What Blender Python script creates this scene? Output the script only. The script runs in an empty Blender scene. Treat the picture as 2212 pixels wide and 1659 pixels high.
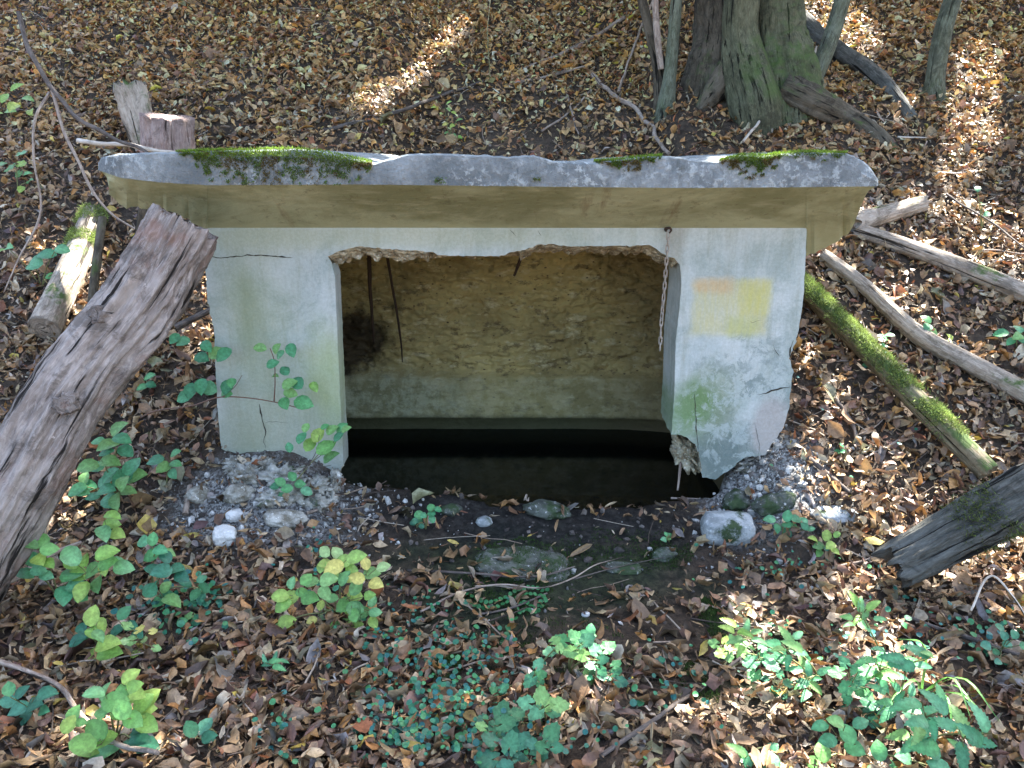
import bpy, bmesh, math, random
import numpy as np
from mathutils import Vector, Matrix, noise
from mathutils.geometry import tessellate_polygon
R = math.radians
random.seed(7)
rng = np.random.default_rng(7)
SC = bpy.context.scene
COL = SC.collection

# ------------------------------------------------------------------ camera
TH = R(17.0)
CAMP = Vector((0, 0, 1.5))
cd = bpy.data.cameras.new('camera')
cd.sensor_width = 36; cd.lens = 27.42; cd.clip_end = 300; cd.clip_start = 0.05
cam = bpy.data.objects.new('camera', cd); COL.objects.link(cam)
cam.location = CAMP; cam.rotation_euler = (R(90) - TH, 0, 0)
SC.camera = cam

# ------------------------------------------------------------------ world, sun, exposure
SUN_EL, SUN_AZ = R(52), R(36)            # sun stands behind the spring house, to the right
SUN = Vector((math.cos(SUN_EL) * math.sin(SUN_AZ), math.cos(SUN_EL) * math.cos(SUN_AZ), math.sin(SUN_EL)))
w = bpy.data.worlds.new('World'); SC.world = w; w.use_nodes = True
wn = w.node_tree; wn.nodes.clear()
sky = wn.nodes.new('ShaderNodeTexSky'); sky.sky_type = 'NISHITA'; sky.sun_disc = False
sky.sun_elevation = SUN_EL; sky.sun_rotation = SUN_AZ
sky.air_density = 1.0; sky.dust_density = 4.0; sky.ozone_density = 1.0
bg = wn.nodes.new('ShaderNodeBackground'); bg.inputs[1].default_value = 0.10
wo = wn.nodes.new('ShaderNodeOutputWorld')
wn.links.new(sky.outputs[0], bg.inputs[0]); wn.links.new(bg.outputs[0], wo.inputs[0])
sd = bpy.data.lights.new('sun', 'SUN'); sd.energy = 5.0; sd.angle = R(0.53); sd.color = (1, 0.95, 0.87)
so = bpy.data.objects.new('sun', sd); COL.objects.link(so)
so.rotation_euler = SUN.to_track_quat('Z', 'Y').to_euler()
vs = SC.view_settings
vs.view_transform = 'Standard'; vs.look = 'None'; vs.gamma = 1; vs.use_curve_mapping = False
vs.exposure = 3.3

# ------------------------------------------------------------------ geometry helpers
FP = 1950.0 / 2560 * 2212               # focal length in pixels of the 2212 wide view used for measuring
FW = Vector((0, math.cos(TH), -math.sin(TH))); UP = Vector((0, math.sin(TH), math.cos(TH)))
def ray(px, py):
    return Vector((1, 0, 0)) * ((px - 1106) / FP) + UP * (-(py - 829.5) / FP) + FW
def at(px, py, Y):
    d = ray(px, py); return CAMP + d * (Y / d.y)
def sst(a, b, x):
    t = np.clip((x - a) / (b - a), 0, 1); return t * t * (3 - 2 * t)
def wav(x, y, f, s):
    return (np.sin(x * f + 1.3 * s + 1.7 * np.sin(y * f * .7 + s)) * np.cos(y * f * 1.1 - s * 2.1 + 1.3 * np.sin(x * f * .6 - s)))
def ground_z(x, y):
    x = np.asarray(x, float); y = np.asarray(y, float)
    ax = np.abs(x - .02)
    y0 = 2.86 - .30 * np.where(x < 0, sst(.62, .95, ax), sst(.84, 1.12, ax))
    k = .11
    v = np.clip((y - y0) / k, -30, 60)
    z = .60 * k * np.log1p(np.exp(v))
    z = z - .35 * np.clip(y - 11, 0, 99)
    z = z + .035 * wav(x, y, 1.9, 1) + .022 * wav(x, y, 4.3, 2) + .010 * wav(x, y, 11, 3) + .005 * wav(x, y, 27, 4)
    z = z + .05 * np.clip(1.9 - y, 0, 3) * .4
    # chamber pit behind the sill
    ye = 2.975 + .018 * np.sin(x * 9 + 1) + .012 * np.sin(x * 23) - .05 * np.exp(-((x - .05) / .16) ** 2)
    xl = -.74 - .36 * sst(3.0, 3.25, y); xr = .90 + .2 * sst(3.05, 3.3, y)
    m = sst(0, .05, y - ye) * (1 - sst(4.33, 4.36, y)) * sst(0, .05, x - xl) * sst(0, .09, xr - x)
    return z * (1 - m) + (-.7) * m
def gz(x, y): return float(ground_z(x, y))
def gn(x, y):
    e = .03
    return Vector((gz(x - e, y) - gz(x + e, y), gz(x, y - e) - gz(x, y + e), 2 * e)).normalized()
def hit(px, py, lift=0.0):
    d = ray(px, py)
    t0 = .6; p = CAMP
    ts = np.arange(.8, 16, .01)
    xs = CAMP.x + d.x * ts; ys = CAMP.y + d.y * ts; zs = CAMP.z + d.z * ts
    g = ground_z(xs, ys)
    i = np.argmax(zs < g)
    p = Vector((xs[i], ys[i], g[i]))
    if lift: p = p + gn(p.x, p.y) * lift
    return p
def proj(x, y, z):
    x = np.asarray(x, float) - CAMP.x; y = np.asarray(y, float); z = np.asarray(z, float) - CAMP.z
    dep = y * FW.y + z * FW.z; u = y * UP.y + z * UP.z
    return 1106 + x / dep * FP, 829.5 - u / dep * FP, dep

def mesh_np(name, V, loops, sizes, mat=None, smooth=True, col=None):
    """V (n,3); loops flat vertex ids; sizes face sizes; col (n,3) per-vertex colour"""
    me = bpy.data.meshes.new(name)
    V = np.asarray(V, np.float32); loops = np.asarray(loops, np.int32).ravel(); sizes = np.asarray(sizes, np.int32)
    me.vertices.add(len(V)); me.vertices.foreach_set('co', V.ravel())
    me.loops.add(len(loops)); me.loops.foreach_set('vertex_index', loops)
    me.polygons.add(len(sizes))
    st = np.concatenate(([0], np.cumsum(sizes)[:-1])).astype(np.int32)
    me.polygons.foreach_set('loop_start', st); me.polygons.foreach_set('loop_total', sizes)
    me.update(calc_edges=True)
    me.polygons.foreach_set('use_smooth', np.full(len(sizes), bool(smooth)))
    if col is not None: set_col(me, col)
    if mat: me.materials.append(mat)
    me.validate()
    return me
def set_col(me, col):
    a = me.color_attributes.new('Col', 'FLOAT_COLOR', 'POINT')
    c = np.ones((len(me.vertices), 4), np.float32); c[:, :3] = col
    a.data.foreach_set('color', c.ravel())
def obj(name, me, parent=None, label=None, cat=None, group=None, kind=None):
    o = bpy.data.objects.new(name, me); COL.objects.link(o)
    if parent: o.parent = parent
    tag(o, label, cat, group, kind)
    return o
def tag(o, label=None, cat=None, group=None, kind=None):
    if label: o['label'] = label
    if cat: o['category'] = cat
    if group: o['group'] = group
    if kind: o['kind'] = kind
    return o
def empty(name, loc, label, cat, group=None):
    o = bpy.data.objects.new(name, None); COL.objects.link(o); o.location = loc; o.empty_display_size = .1
    bpy.context.view_layer.update()
    return tag(o, label, cat, group)
def child(name, me, root, **k):
    """mesh is in world coordinates; keep it there under a root that stands elsewhere"""
    o = obj(name, me, root, **k)
    o.matrix_parent_inverse = Matrix.Translation(-root.location) if root.type == 'EMPTY' else Matrix()
    return o

# ------------------------------------------------------------------ materials
class NT:
    def __init__(s, name):
        s.m = bpy.data.materials.new(name); s.m.use_nodes = True; s.t = s.m.node_tree
        s.b = s.t.nodes['Principled BSDF']; s.out = s.t.nodes['Material Output']
        s.g = s.add('ShaderNodeNewGeometry'); s.pos = s.g.outputs['Position']
    def add(s, t, **k):
        n = s.t.nodes.new(t)
        for a, v in k.items(): setattr(n, a, v)
        return n
    def put(s, sock, v):
        if isinstance(v, bpy.types.NodeSocket): s.t.links.new(v, sock)
        elif isinstance(v, (tuple, list)) and len(v) == 3 and sock.type == 'RGBA': sock.default_value = (*v, 1)
        else: sock.default_value = v
    def map(s, vec, scale=(1, 1, 1), loc=(0, 0, 0)):
        n = s.add('ShaderNodeMapping'); s.put(n.inputs[0], vec); n.inputs['Scale'].default_value = scale; n.inputs['Location'].default_value = loc
        return n.outputs[0]
    def noise(s, vec, scale, detail=5, rough=.6, dist=0):
        n = s.add('ShaderNodeTexNoise'); s.put(n.inputs['Vector'], vec)
        n.inputs['Scale'].default_value = scale; n.inputs['Detail'].default_value = detail
        n.inputs['Roughness'].default_value = rough; n.inputs['Distortion'].default_value = dist
        return n.outputs[0]
    def voro(s, vec, scale, out='Distance', feature='F1'):
        n = s.add('ShaderNodeTexVoronoi', feature=feature); s.put(n.inputs['Vector'], vec); n.inputs['Scale'].default_value = scale
        return n.outputs[out]
    def math(s, op, a, b=0.0, c=0.0, clamp=False):
        n = s.add('ShaderNodeMath', operation=op, use_clamp=clamp)
        s.put(n.inputs[0], a); s.put(n.inputs[1], b); s.put(n.inputs[2], c)
        return n.outputs[0]
    def ramp(s, v, lo, hi, smooth=True):
        n = s.add('ShaderNodeMapRange', interpolation_type='SMOOTHSTEP' if smooth else 'LINEAR')
        s.put(n.inputs[0], v); n.inputs[1].default_value = lo; n.inputs[2].default_value = hi
        return n.outputs[0]
    def mix(s, f, a, b, mode='MIX'):
        n = s.add('ShaderNodeMix', data_type='RGBA', blend_type=mode)
        s.put(n.inputs[0], f); s.put(n.inputs[6], a); s.put(n.inputs[7], b)
        return n.outputs[2]
    def blob(s, c, r, soft=.35, nz=.5, nscale=9):
        """soft mask round a place on the thing (stain, moss, paint)"""
        v = s.add('ShaderNodeVectorMath', operation='SUBTRACT'); s.put(v.inputs[0], s.pos); v.inputs[1].default_value = c
        d = s.add('ShaderNodeVectorMath', operation='DIVIDE'); s.put(d.inputs[0], v.outputs[0]); d.inputs[1].default_value = r
        l = s.add('ShaderNodeVectorMath', operation='LENGTH'); s.put(l.inputs[0], d.outputs[0])
        n = s.noise(s.pos, nscale, 5, .65)
        q = s.math('ADD', l.outputs['Value'], s.math('MULTIPLY', s.math('SUBTRACT', n, .5), nz * 2))
        return s.ramp(q, 1 + soft, 1 - soft)
    def bump(s, h, strength=.5, dist=.01, prev=None):
        n = s.add('ShaderNodeBump'); n.inputs['Strength'].default_value = strength; n.inputs['Distance'].default_value = dist
        s.put(n.inputs['Height'], h)
        if prev: s.put(n.inputs['Normal'], prev)
        return n.outputs[0]
    def fin(s, color, rough=.8, normal=None, spec=.3):
        s.put(s.b.inputs['Base Color'], color); s.put(s.b.inputs['Roughness'], rough)
        s.b.inputs['Specular IOR Level'].default_value = spec
        if normal: s.put(s.b.inputs['Normal'], normal)
        return s.m
def lift_col(c, k): return tuple(min(.95, v * k) for v in c)

def m_leafy(name, rough=.55, trans=.25, spec=.35):
    s = NT(name)
    a = s.add('ShaderNodeAttribute', attribute_name='Col')
    n = s.noise(s.pos, 90, 4, .6)
    c = s.mix(s.ramp(n, .3, .75), s.mix(1.0, a.outputs[0], (.62, .60, .58), 'MULTIPLY'), a.outputs[0])
    bmp = s.bump(s.noise(s.pos, 160, 3, .5), .35, .004)
    s.fin(c, rough, bmp, spec)
    tr = s.add('ShaderNodeBsdfTranslucent'); s.put(tr.inputs[0], c)
    mx = s.add('ShaderNodeMixShader'); mx.inputs[0].default_value = trans
    s.t.links.new(s.b.outputs[0], mx.inputs[1]); s.t.links.new(tr.outputs[0], mx.inputs[2]); s.t.links.new(mx.outputs[0], s.out.inputs[0])
    return s.m
M_DEAD = m_leafy('dead_leaf', .5, .12, .45)
M_GREEN = m_leafy('green_leaf', .42, .35, .4)
M_CANOPY = m_leafy('canopy_leaf', .6, .45, .2)
M_MOSS = m_leafy('moss_blade', .8, .2, .15)

def m_wood(name, dark, mid, light, moss=0.0, mossc=(.04, .062, .018), red=0.0):
    s = NT(name)
    a = s.add('ShaderNodeAttribute', attribute_name='gc'); v = a.outputs['Vector']
    f1 = s.noise(s.map(v, (22, 22, 4.0)), 1.6, 8, .72, .9)
    f2 = s.noise(s.map(v, (75, 75, 13)), 1.5, 6, .75, .5)
    big = s.noise(v, 5, 5, .65)
    c = s.mix(s.ramp(f1, .3, .55), dark, mid)
    c = s.mix(s.ramp(f2, .42, .72), c, light)
    c = s.mix(s.ramp(big, .45, .7), c, s.mix(.5, c, lift_col(light, 1.15)))
    if red: c = s.mix(s.math('MULTIPLY', s.ramp(s.noise(v, 4.2, 5, .7), .5, .66), red), c, (.21, .085, .05))
    c = s.mix(s.math('MULTIPLY', s.ramp(s.noise(v, 8, 7, .75, .5), .50, .62), .6), c, lift_col(dark, .9))
    c = s.mix(s.ramp(s.noise(v, 21, 7, .8), .64, .70), c, lift_col(light, 1.3))
    crack = s.ramp(s.noise(s.map(v, (34, 34, 1.8), (3, 1, 2)), 1.3, 4, .55, .4), .40, .34)
    c = s.mix(crack, c, lift_col(dark, .25))
    h = s.math('ADD', s.math('MULTIPLY', f1, .6), s.math('MULTIPLY', f2, .4))
    h = s.math('SUBTRACT', h, s.math('MULTIPLY', crack, .8))
    if moss:
        z = s.add('ShaderNodeSeparateXYZ'); s.put(z.inputs[0], s.g.outputs['Normal'])
        mm = s.math('MULTIPLY', s.ramp(z.outputs[2], -.1, .65), s.ramp(s.noise(v, 6, 5, .7), .62 - .35 * moss, .72 - .3 * moss))
        c = s.mix(mm, c, s.mix(s.noise(v, 70, 3), mossc, lift_col(mossc, 2.2)))
    return s.fin(c, .85, s.bump(h, .8, .012), .2)
M_LOG = m_wood('weathered_log_wood', (.055, .045, .038), (.18, .15, .13), (.36, .32, .29), red=.35)
M_LOG2 = m_wood('silver_log_wood', (.10, .08, .06), (.27, .22, .17), (.46, .40, .33), moss=.25)
M_LOGM = m_wood('mossy_log_wood', (.06, .05, .03), (.16, .13, .08), (.28, .24, .16), moss=.6)
M_LOGD = m_wood('dark_log_wood', (.03, .03, .026), (.075, .075, .065), (.15, .15, .135))
M_STUMP = m_wood('stump_wood', (.10, .07, .06), (.26, .19, .17), (.42, .34, .31), red=.4)
M_BARK = m_wood('smooth_bark', (.04, .043, .03), (.09, .10, .065), (.19, .21, .16), moss=.3)
M_BARKD = m_wood('dark_bark', (.03, .025, .018), (.07, .058, .04), (.14, .12, .09), moss=.3)
M_OLD = m_wood('old_tree_bark', (.028, .028, .017), (.07, .072, .042), (.15, .155, .10), moss=.6)
M_TWIG = m_wood('grey_twig', (.11, .08, .06), (.26, .20, .16), (.42, .36, .30))
M_TWIGD = m_wood('dark_twig', (.035, .03, .028), (.09, .075, .065), (.18, .15, .13))
M_TWIGW = m_wood('bleached_twig', (.22, .18, .14), (.46, .40, .33), (.62, .57, .50))

def m_soil():
    s = NT('forest_soil')
    n1 = s.noise(s.pos, 3.0, 6, .6); n2 = s.noise(s.pos, 28, 6, .7); v = s.voro(s.pos, 42, 'Color')
    c = s.mix(s.ramp(n2, .35, .7), (.038, .028, .020), (.11, .08, .055))
    c = s.mix(s.math('MULTIPLY', s.ramp(n1, .4, .65), .5), c, (.085, .062, .045))
    hs = s.add('ShaderNodeSeparateColor'); s.put(hs.inputs[0], v)
    # far litter past the built leaves
    sx = s.add('ShaderNodeSeparateXYZ'); s.put(sx.inputs[0], s.pos)
    lit = s.mix(hs.outputs[0], (.10, .055, .03), (.30, .19, .10))
    far = s.math('MAXIMUM', s.ramp(sx.outputs[1], 7.5, 9.0), s.math('MAXIMUM', s.ramp(s.math('ABSOLUTE', sx.outputs[0]), 4.6, 5.6), s.ramp(sx.outputs[1], .9, .4)))
    c = s.mix(far, c, lit)
    # mossy damp ground in front of the sill
    for cc, rr in (((.10, 2.55, 0), (.55, .25, .3)), ((.75, 2.1, 0), (.14, .3, .3)), ((-.1, 2.25, 0), (.25, .15, .3))):
        c = s.mix(s.math('MULTIPLY', s.blob(cc, rr, .35, .9, 7), .75), c, s.mix(s.ramp(n2, .4, .65), (.010, .020, .009), (.028, .050, .018)))
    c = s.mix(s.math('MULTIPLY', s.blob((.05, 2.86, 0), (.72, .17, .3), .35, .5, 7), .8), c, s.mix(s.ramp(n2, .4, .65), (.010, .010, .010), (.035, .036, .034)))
    # crumbled mortar beside the pillars
    for cc, rr in (((-1.0, 2.80, .1), (.34, .20, .4)), ((1.03, 2.93, .2), (.24, .24, .4))):
        c = s.mix(s.math('MULTIPLY', s.blob(cc, rr, .4, .8, 14), .85), c, s.mix(s.ramp(s.noise(s.pos, 75, 5, .7), .42, .6), (.10, .095, .09), (.48, .48, .46)))
    b = s.bump(s.noise(s.pos, 55, 6, .7), .9, .02, s.bump(n2, .8, .04))
    return s.fin(c, .9, b, .25)
M_SOIL = m_soil()

def m_stone(name, a, b, moss=0.0, spots=(.5, .5, .48)):
    s = NT(name)
    n1 = s.noise(s.pos, 16, 7, .7); n2 = s.noise(s.pos, 60, 5, .7)
    c = s.mix(s.ramp(n1, .35, .65), a, b)
    c = s.mix(s.ramp(n2, .58, .68), c, spots)
    if moss:
        c = s.mix(s.ramp(s.noise(s.pos, 11, 5, .7), .62 - .4 * moss, .75 - .4 * moss), c, s.mix(n2, (.02, .035, .015), (.055, .085, .035)))
    return s.fin(c, .88, s.bump(s.math('ADD', n1, s.math('MULTIPLY', n2, .6)), .8, .015), .25)
M_STW = m_stone('white_mortar_chunk', (.50, .50, .48), (.70, .70, .67), spots=(.78, .78, .76))
M_STG = m_stone('grey_stone', (.20, .22, .22), (.40, .42, .42), moss=.25, spots=(.55, .57, .56))
M_STM = m_stone('mossy_stone', (.05, .055, .045), (.12, .13, .11), moss=.45)
M_CRUMB = m_stone('crumbled_concrete', (.15, .135, .10), (.46, .45, .40), moss=.15, spots=(.74, .74, .70))

# pixel -> place on the front wall plane
WY = 3.0
def S(x, y, Y=WY): return at(x / 1.15732, y / 1.15732, Y)      # full-size photo pixels

def m_wall():
    s = NT('whitewashed_concrete')
    n1 = s.noise(s.pos, 3.0, 6, .6); n2 = s.noise(s.map(s.pos, (14, 14, 2.0)), 1.5, 6, .65); n3 = s.noise(s.pos, 45, 6, .7)
    c = s.mix(s.ramp(n1, .35, .7), (.54, .60, .595), (.70, .735, .725))
    c = s.mix(s.math('MULTIPLY', s.ramp(n2, .46, .70), .5), c, (.36, .385, .31))
    c = s.mix(s.math('MULTIPLY', s.ramp(n3, .58, .74), .35), c, (.36, .37, .34))
    c = s.mix(s.math('MULTIPLY', s.ramp(s.noise(s.pos, 15, 6, .7), .5, .7), .35), c, (.47, .50, .47))
    c = s.mix(s.math('MULTIPLY', s.ramp(s.noise(s.map(s.pos, (40, 40, 1.2)), 1, 5, .65), .52, .75), .28), c, (.42, .44, .38))
    c = s.mix(s.math('MULTIPLY', s.ramp(s.noise(s.pos, 4.5, 7, .72, .6), .47, .62), .55), c, (.34, .41, .38))
    c = s.mix(s.ramp(s.noise(s.pos, 30, 7, .8), .665, .70), c, (.25, .26, .23))
    sz_ = s.add('ShaderNodeSeparateXYZ'); s.put(sz_.inputs[0], s.pos)
    damp = s.ramp(s.math('ADD', sz_.outputs[2], s.math('MULTIPLY', s.noise(s.pos, 6, 6, .7), .3)), .62, .36)
    c = s.mix(s.math('MULTIPLY', damp, .6), c, (.29, .31, .25))
    # lichen and algae on both pillars
    def st(x, y, rx, ry, colr, amt, soft=.5, nz=.7, ns=9, extra=None):
        nonlocal c
        p = S(x, y); mk = s.blob(tuple(p), (rx / 650, .6, ry / 650), soft, nz, ns)
        mk = s.math('MULTIPLY', mk, amt)
        if extra: mk = s.math('MULTIPLY', mk, extra)
        c = s.mix(mk, c, colr)
    st(650, 860, 95, 260, (.38, .44, .27), .55, .7, .7, 6)
    st(620, 790, 30, 120, (.30, .36, .20), .45, .7, .8, 8)
    st(820, 950, 60, 130, (.44, .52, .22), .65, .7, .6, 6)
    st(600, 1080, 70, 70, (.30, .33, .22), .55, .7, .8, 9)
    st(720, 1080, 120, 80, (.46, .48, .36), .5, .7, .6, 9)
    st(1000, 590, 500, 28, (.48, .50, .34), .5, .8, .7, 5)
    st(640, 600, 120, 40, (.48, .51, .36), .4, .8, .7, 5)
    pt = s.ramp(s.noise(s.pos, 13, 7, .74, .4), .49, .55)
    st(1880, 850, 90, 60, (.34, .40, .39), .7, .6, .9, 12, pt)
    st(1860, 1050, 150, 170, (.26, .32, .31), .85, .45, .9, 10, pt)
    st(1800, 1140, 80, 110, (.17, .22, .21), .8, .5, .8, 12)
    st(1780, 1010, 70, 95, (.30, .36, .24), .6, .6, .8, 12)
    st(1738, 1010, 62, 62, (.15, .27, .08), .8, .6, .6, 10)
    st(1700, 1060, 50, 60, (.22, .34, .16), .6, .6, .8, 14)
    pale = s.ramp(s.noise(s.pos, 15, 8, .78, .6), .49, .57)
    st(1850, 1040, 150, 170, (.56, .62, .61), .65, .5, .9, 14, pale)
    st(1925, 1070, 50, 85, (.52, .48, .46), .85, .3, .25, 20)
    st(1690, 600, 25, 90, (.38, .36, .30), .5, .7, .7, 14)
    # faded trail blaze: an orange bar over a yellow field
    sx = s.add('ShaderNodeSeparateXYZ'); s.put(sx.inputs[0], s.pos)
    wob = s.math('MULTIPLY', s.math('SUBTRACT', s.noise(s.pos, 12, 4, .6), .5), .035)
    def rect(x0, y0, x1, y1, e=.02):
        a, b = S(x0, y0), S(x1, y1)
        xx = s.math('ADD', sx.outputs[0], wob); zz = s.math('ADD', sx.outputs[2], wob)
        m1 = s.math('MULTIPLY', s.ramp(xx, a.x - e, a.x + e), s.ramp(xx, b.x + e, b.x - e))
        m2 = s.math('MULTIPLY', s.ramp(zz, b.z - e, b.z + e), s.ramp(zz, a.z + e, a.z - e))
        return s.math('MULTIPLY', m1, m2)
    thin = s.math('ADD', .6, s.math('MULTIPLY', s.ramp(s.noise(s.map(s.pos, (60, 60, 10)), 1, 5, .7), .35, .65), .4))
    def pr(r_, colr, a):
        nonlocal c
        c = s.mix(s.math('MULTIPLY', s.math('MULTIPLY', rect(*r_), thin), a), c, colr)
    pr((1735, 700, 1915, 838), (.68, .62, .32), .8)
    pr((1850, 698, 1922, 790), (.68, .62, .20), .55)
    pr((1865, 716, 1918, 786), (.62, .60, .14), .25)
    pr((1820, 790, 1892, 842), (.62, .62, .26), .75)
    pr((1738, 697, 1830, 733), (.70, .48, .27), .8)
    c = s.mix(s.math('MULTIPLY', s.ramp(s.noise(s.pos, 85, 5, .8), .40, .62), .28), s.mix(1.0, c, (.66, .67, .64), 'MULTIPLY'), c)
    c = s.mix(s.math('MULTIPLY', s.ramp(s.noise(s.map(s.pos, (9, 9, 30)), 2, 7, .8), .60, .70), .5), c, (.27, .28, .25))
    h = s.math('ADD', s.math('MULTIPLY', s.noise(s.map(s.pos, (50, 50, 9)), 1, 5, .6), .5), s.math('MULTIPLY', n3, .5))
    b = s.bump(h, .45, .007)
    return s.fin(c, .82, b, .25)
M_WALL = m_wall()
def m_broken():
    s = NT('broken_concrete')
    n1 = s.noise(s.pos, 22, 7, .72); v = s.voro(s.pos, 48)
    c = s.mix(s.ramp(n1, .35, .65), (.24, .20, .13), (.56, .52, .38))
    c = s.mix(s.ramp(v, .30, .12), c, (.66, .63, .52))
    b = s.bump(v, .8, .02, s.bump(n1, .9, .02))
    return s.fin(c, .9, b, .2)
M_BROKEN = m_broken()
def m_rim():
    s = NT('grey_cap_concrete')
    n1 = s.noise(s.pos, 7, 6, .7); n2 = s.noise(s.pos, 42, 6, .72); n3 = s.noise(s.map(s.pos, (22, 22, 5)), 1, 5, .7)
    c = s.mix(s.ramp(n1, .35, .65), (.14, .16, .165), (.27, .30, .305))
    c = s.mix(s.math('MULTIPLY', s.ramp(n2, .50, .60), s.ramp(s.noise(s.pos, 5, 4, .6), .35, .6)), c, (.38, .42, .42))
    c = s.mix(s.math('MULTIPLY', s.ramp(n3, .55, .75), .6), c, (.07, .08, .075))
    return s.fin(c, .9, s.bump(n2, 1.0, .014, s.bump(n1, .6, .03)), .2)
M_RIM = m_rim()
def m_soffit():
    s = NT('algae_stained_soffit')
    n1 = s.noise(s.map(s.pos, (1, 1, 2.5)), 2.6, 7, .66, .5); n2 = s.noise(s.map(s.pos, (4, 20, 20)), 1.6, 6, .65); n3 = s.noise(s.pos, 50, 4, .7)
    c = s.mix(s.ramp(n1, .38, .66), (.205, .215, .115), (.37, .39, .25))
    c = s.mix(s.math('MULTIPLY', s.ramp(n2, .5, .75), .5), c, (.42, .42, .29))
    c = s.mix(s.math('MULTIPLY', s.ramp(s.noise(s.pos, 24, 6, .75), .56, .66), .5), c, (.12, .11, .06))
    c = s.mix(s.math('MULTIPLY', s.ramp(s.noise(s.map(s.pos, (5, 1, 1), (2, 0, 0)), 2.0, 5, .7), .58, .72), .6), c, (.17, .13, .07))
    sx = s.add('ShaderNodeSeparateXYZ'); s.put(sx.inputs[0], s.pos)
    c = s.mix(s.math('MULTIPLY', s.ramp(s.math('ADD', sx.outputs[2], s.math('MULTIPLY', s.noise(s.pos, 7, 6, .7), .09)), 1.30, 1.225), .75), c, (.40, .42, .27))
    return s.fin(c, .85, s.bump(n3, .4, .006, s.bump(n1, .4, .02)), .25)
M_SOF = m_soffit()
def m_back():
    s = NT('rough_chamber_concrete')
    n1 = s.noise(s.pos, 2.3, 5, .6); n2 = s.noise(s.map(s.pos, (8, 8, 20)), 1.3, 7, .7); n3 = s.noise(s.pos, 46, 6, .75)
    c = s.mix(s.ramp(n1, .3, .7), (.33, .26, .11), (.60, .49, .21))
    c = s.mix(s.ramp(n2, .52, .68), c, (.66, .58, .34))
    c = s.mix(s.math('MULTIPLY', s.ramp(s.noise(s.map(s.pos, (11, 11, 22), (4, 0, 2)), 1.0, 6, .7), .54, .64), .75), c, (.16, .12, .06))
    c = s.mix(s.ramp(s.voro(s.map(s.pos, (9, 9, 16)), 1.6), .13, .07), c, (.10, .07, .04))  # pit shade painted into the colour; frontal light leaves the relief flat
    c = s.mix(s.ramp(n3, .62, .70), c, (.07, .055, .03))
    sx = s.add('ShaderNodeSeparateXYZ'); s.put(sx.inputs[0], s.pos)
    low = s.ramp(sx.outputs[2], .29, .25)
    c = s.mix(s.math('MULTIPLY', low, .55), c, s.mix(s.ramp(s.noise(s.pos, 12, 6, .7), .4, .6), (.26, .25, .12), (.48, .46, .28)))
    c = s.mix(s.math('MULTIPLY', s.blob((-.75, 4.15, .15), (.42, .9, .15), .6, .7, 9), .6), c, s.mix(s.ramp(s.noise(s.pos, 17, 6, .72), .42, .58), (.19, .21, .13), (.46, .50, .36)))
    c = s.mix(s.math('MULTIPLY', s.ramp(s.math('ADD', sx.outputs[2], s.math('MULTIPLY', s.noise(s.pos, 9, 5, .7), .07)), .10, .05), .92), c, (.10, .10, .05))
    c = s.mix(s.math('MULTIPLY', s.blob((-.92, 4.2, .46), (.24, .9, .17), .35, .8, 9), .9), c, (.045, .032, .022))  # hole at the left set deeper, its shade also put into the colour
    c = s.mix(s.math('MULTIPLY', s.ramp(sx.outputs[0], .25, .95), .55), c, (.17, .12, .065))  # colour darkened towards the right, standing in for shade inside the chamber
    return s.fin(c, .9, s.bump(n3, .8, .015, s.bump(n2, .7, .03)), .2)
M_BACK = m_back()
def m_flat(name, c, rough=.8, spec=.3, metal=0):
    s = NT(name); n = s.noise(s.pos, 120, 4, .7)
    m = s.fin(s.mix(n, lift_col(c, .55), lift_col(c, 1.35)), rough, s.bump(n, .4, .003), spec)
    s.b.inputs['Metallic'].default_value = metal
    return m
M_RUST = m_flat('rusted_steel', (.055, .035, .025), .85)
M_CHAIN = m_flat('old_steel_chain', (.34, .31, .27), .55, .5, .3)
M_CRACK = m_flat('crack_dark', (.05, .045, .035), .95, .1)
M_STEM = m_flat('green_stem', (.16, .17, .07), .6)
M_STEMR = m_flat('red_brown_stem', (.15, .085, .06), .6)
s = NT('dark_water')
M_WATER = s.fin((.004, .006, .006), .03, s.bump(s.noise(s.pos, 2.2, 2, .4), .05, .02), .5)
s.b.inputs['IOR'].default_value = 1.33

# ------------------------------------------------------------------ ground
def make_ground():
    xs = np.unique(np.concatenate([np.linspace(-16, -3, 40), np.arange(-3, 3, .028), np.linspace(3, 16, 40)]))
    ys = np.unique(np.concatenate([np.linspace(-9, 1.2, 40), np.arange(1.2, 4.6, .025), np.arange(4.6, 8, .05), np.linspace(8, 22, 50)]))
    X, Y = np.meshgrid(xs, ys); Z = ground_z(X, Y)
    Z = Z + np.where(Y < 4.6, 1, 1) * .004 * wav(X, Y, 61, 7)
    V = np.stack([X, Y, Z], -1).reshape(-1, 3)
    nx, ny = len(xs), len(ys); i = np.arange(nx * ny).reshape(ny, nx)
    F = np.stack([i[:-1, :-1], i[:-1, 1:], i[1:, 1:], i[1:, :-1]], -1).reshape(-1, 4)
    return mesh_np('ground', V, F, np.full(len(F), 4), M_SOIL)
GROUND = obj('ground', make_ground(), kind='structure')
wme = mesh_np('water', [(-1.15, 2.9, -.09), (1.15, 2.9, -.09), (1.15, 4.32, -.09), (-1.15, 4.32, -.09)], [0, 1, 2, 3], [4], M_WATER)
obj('water', wme, kind='structure')

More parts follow.
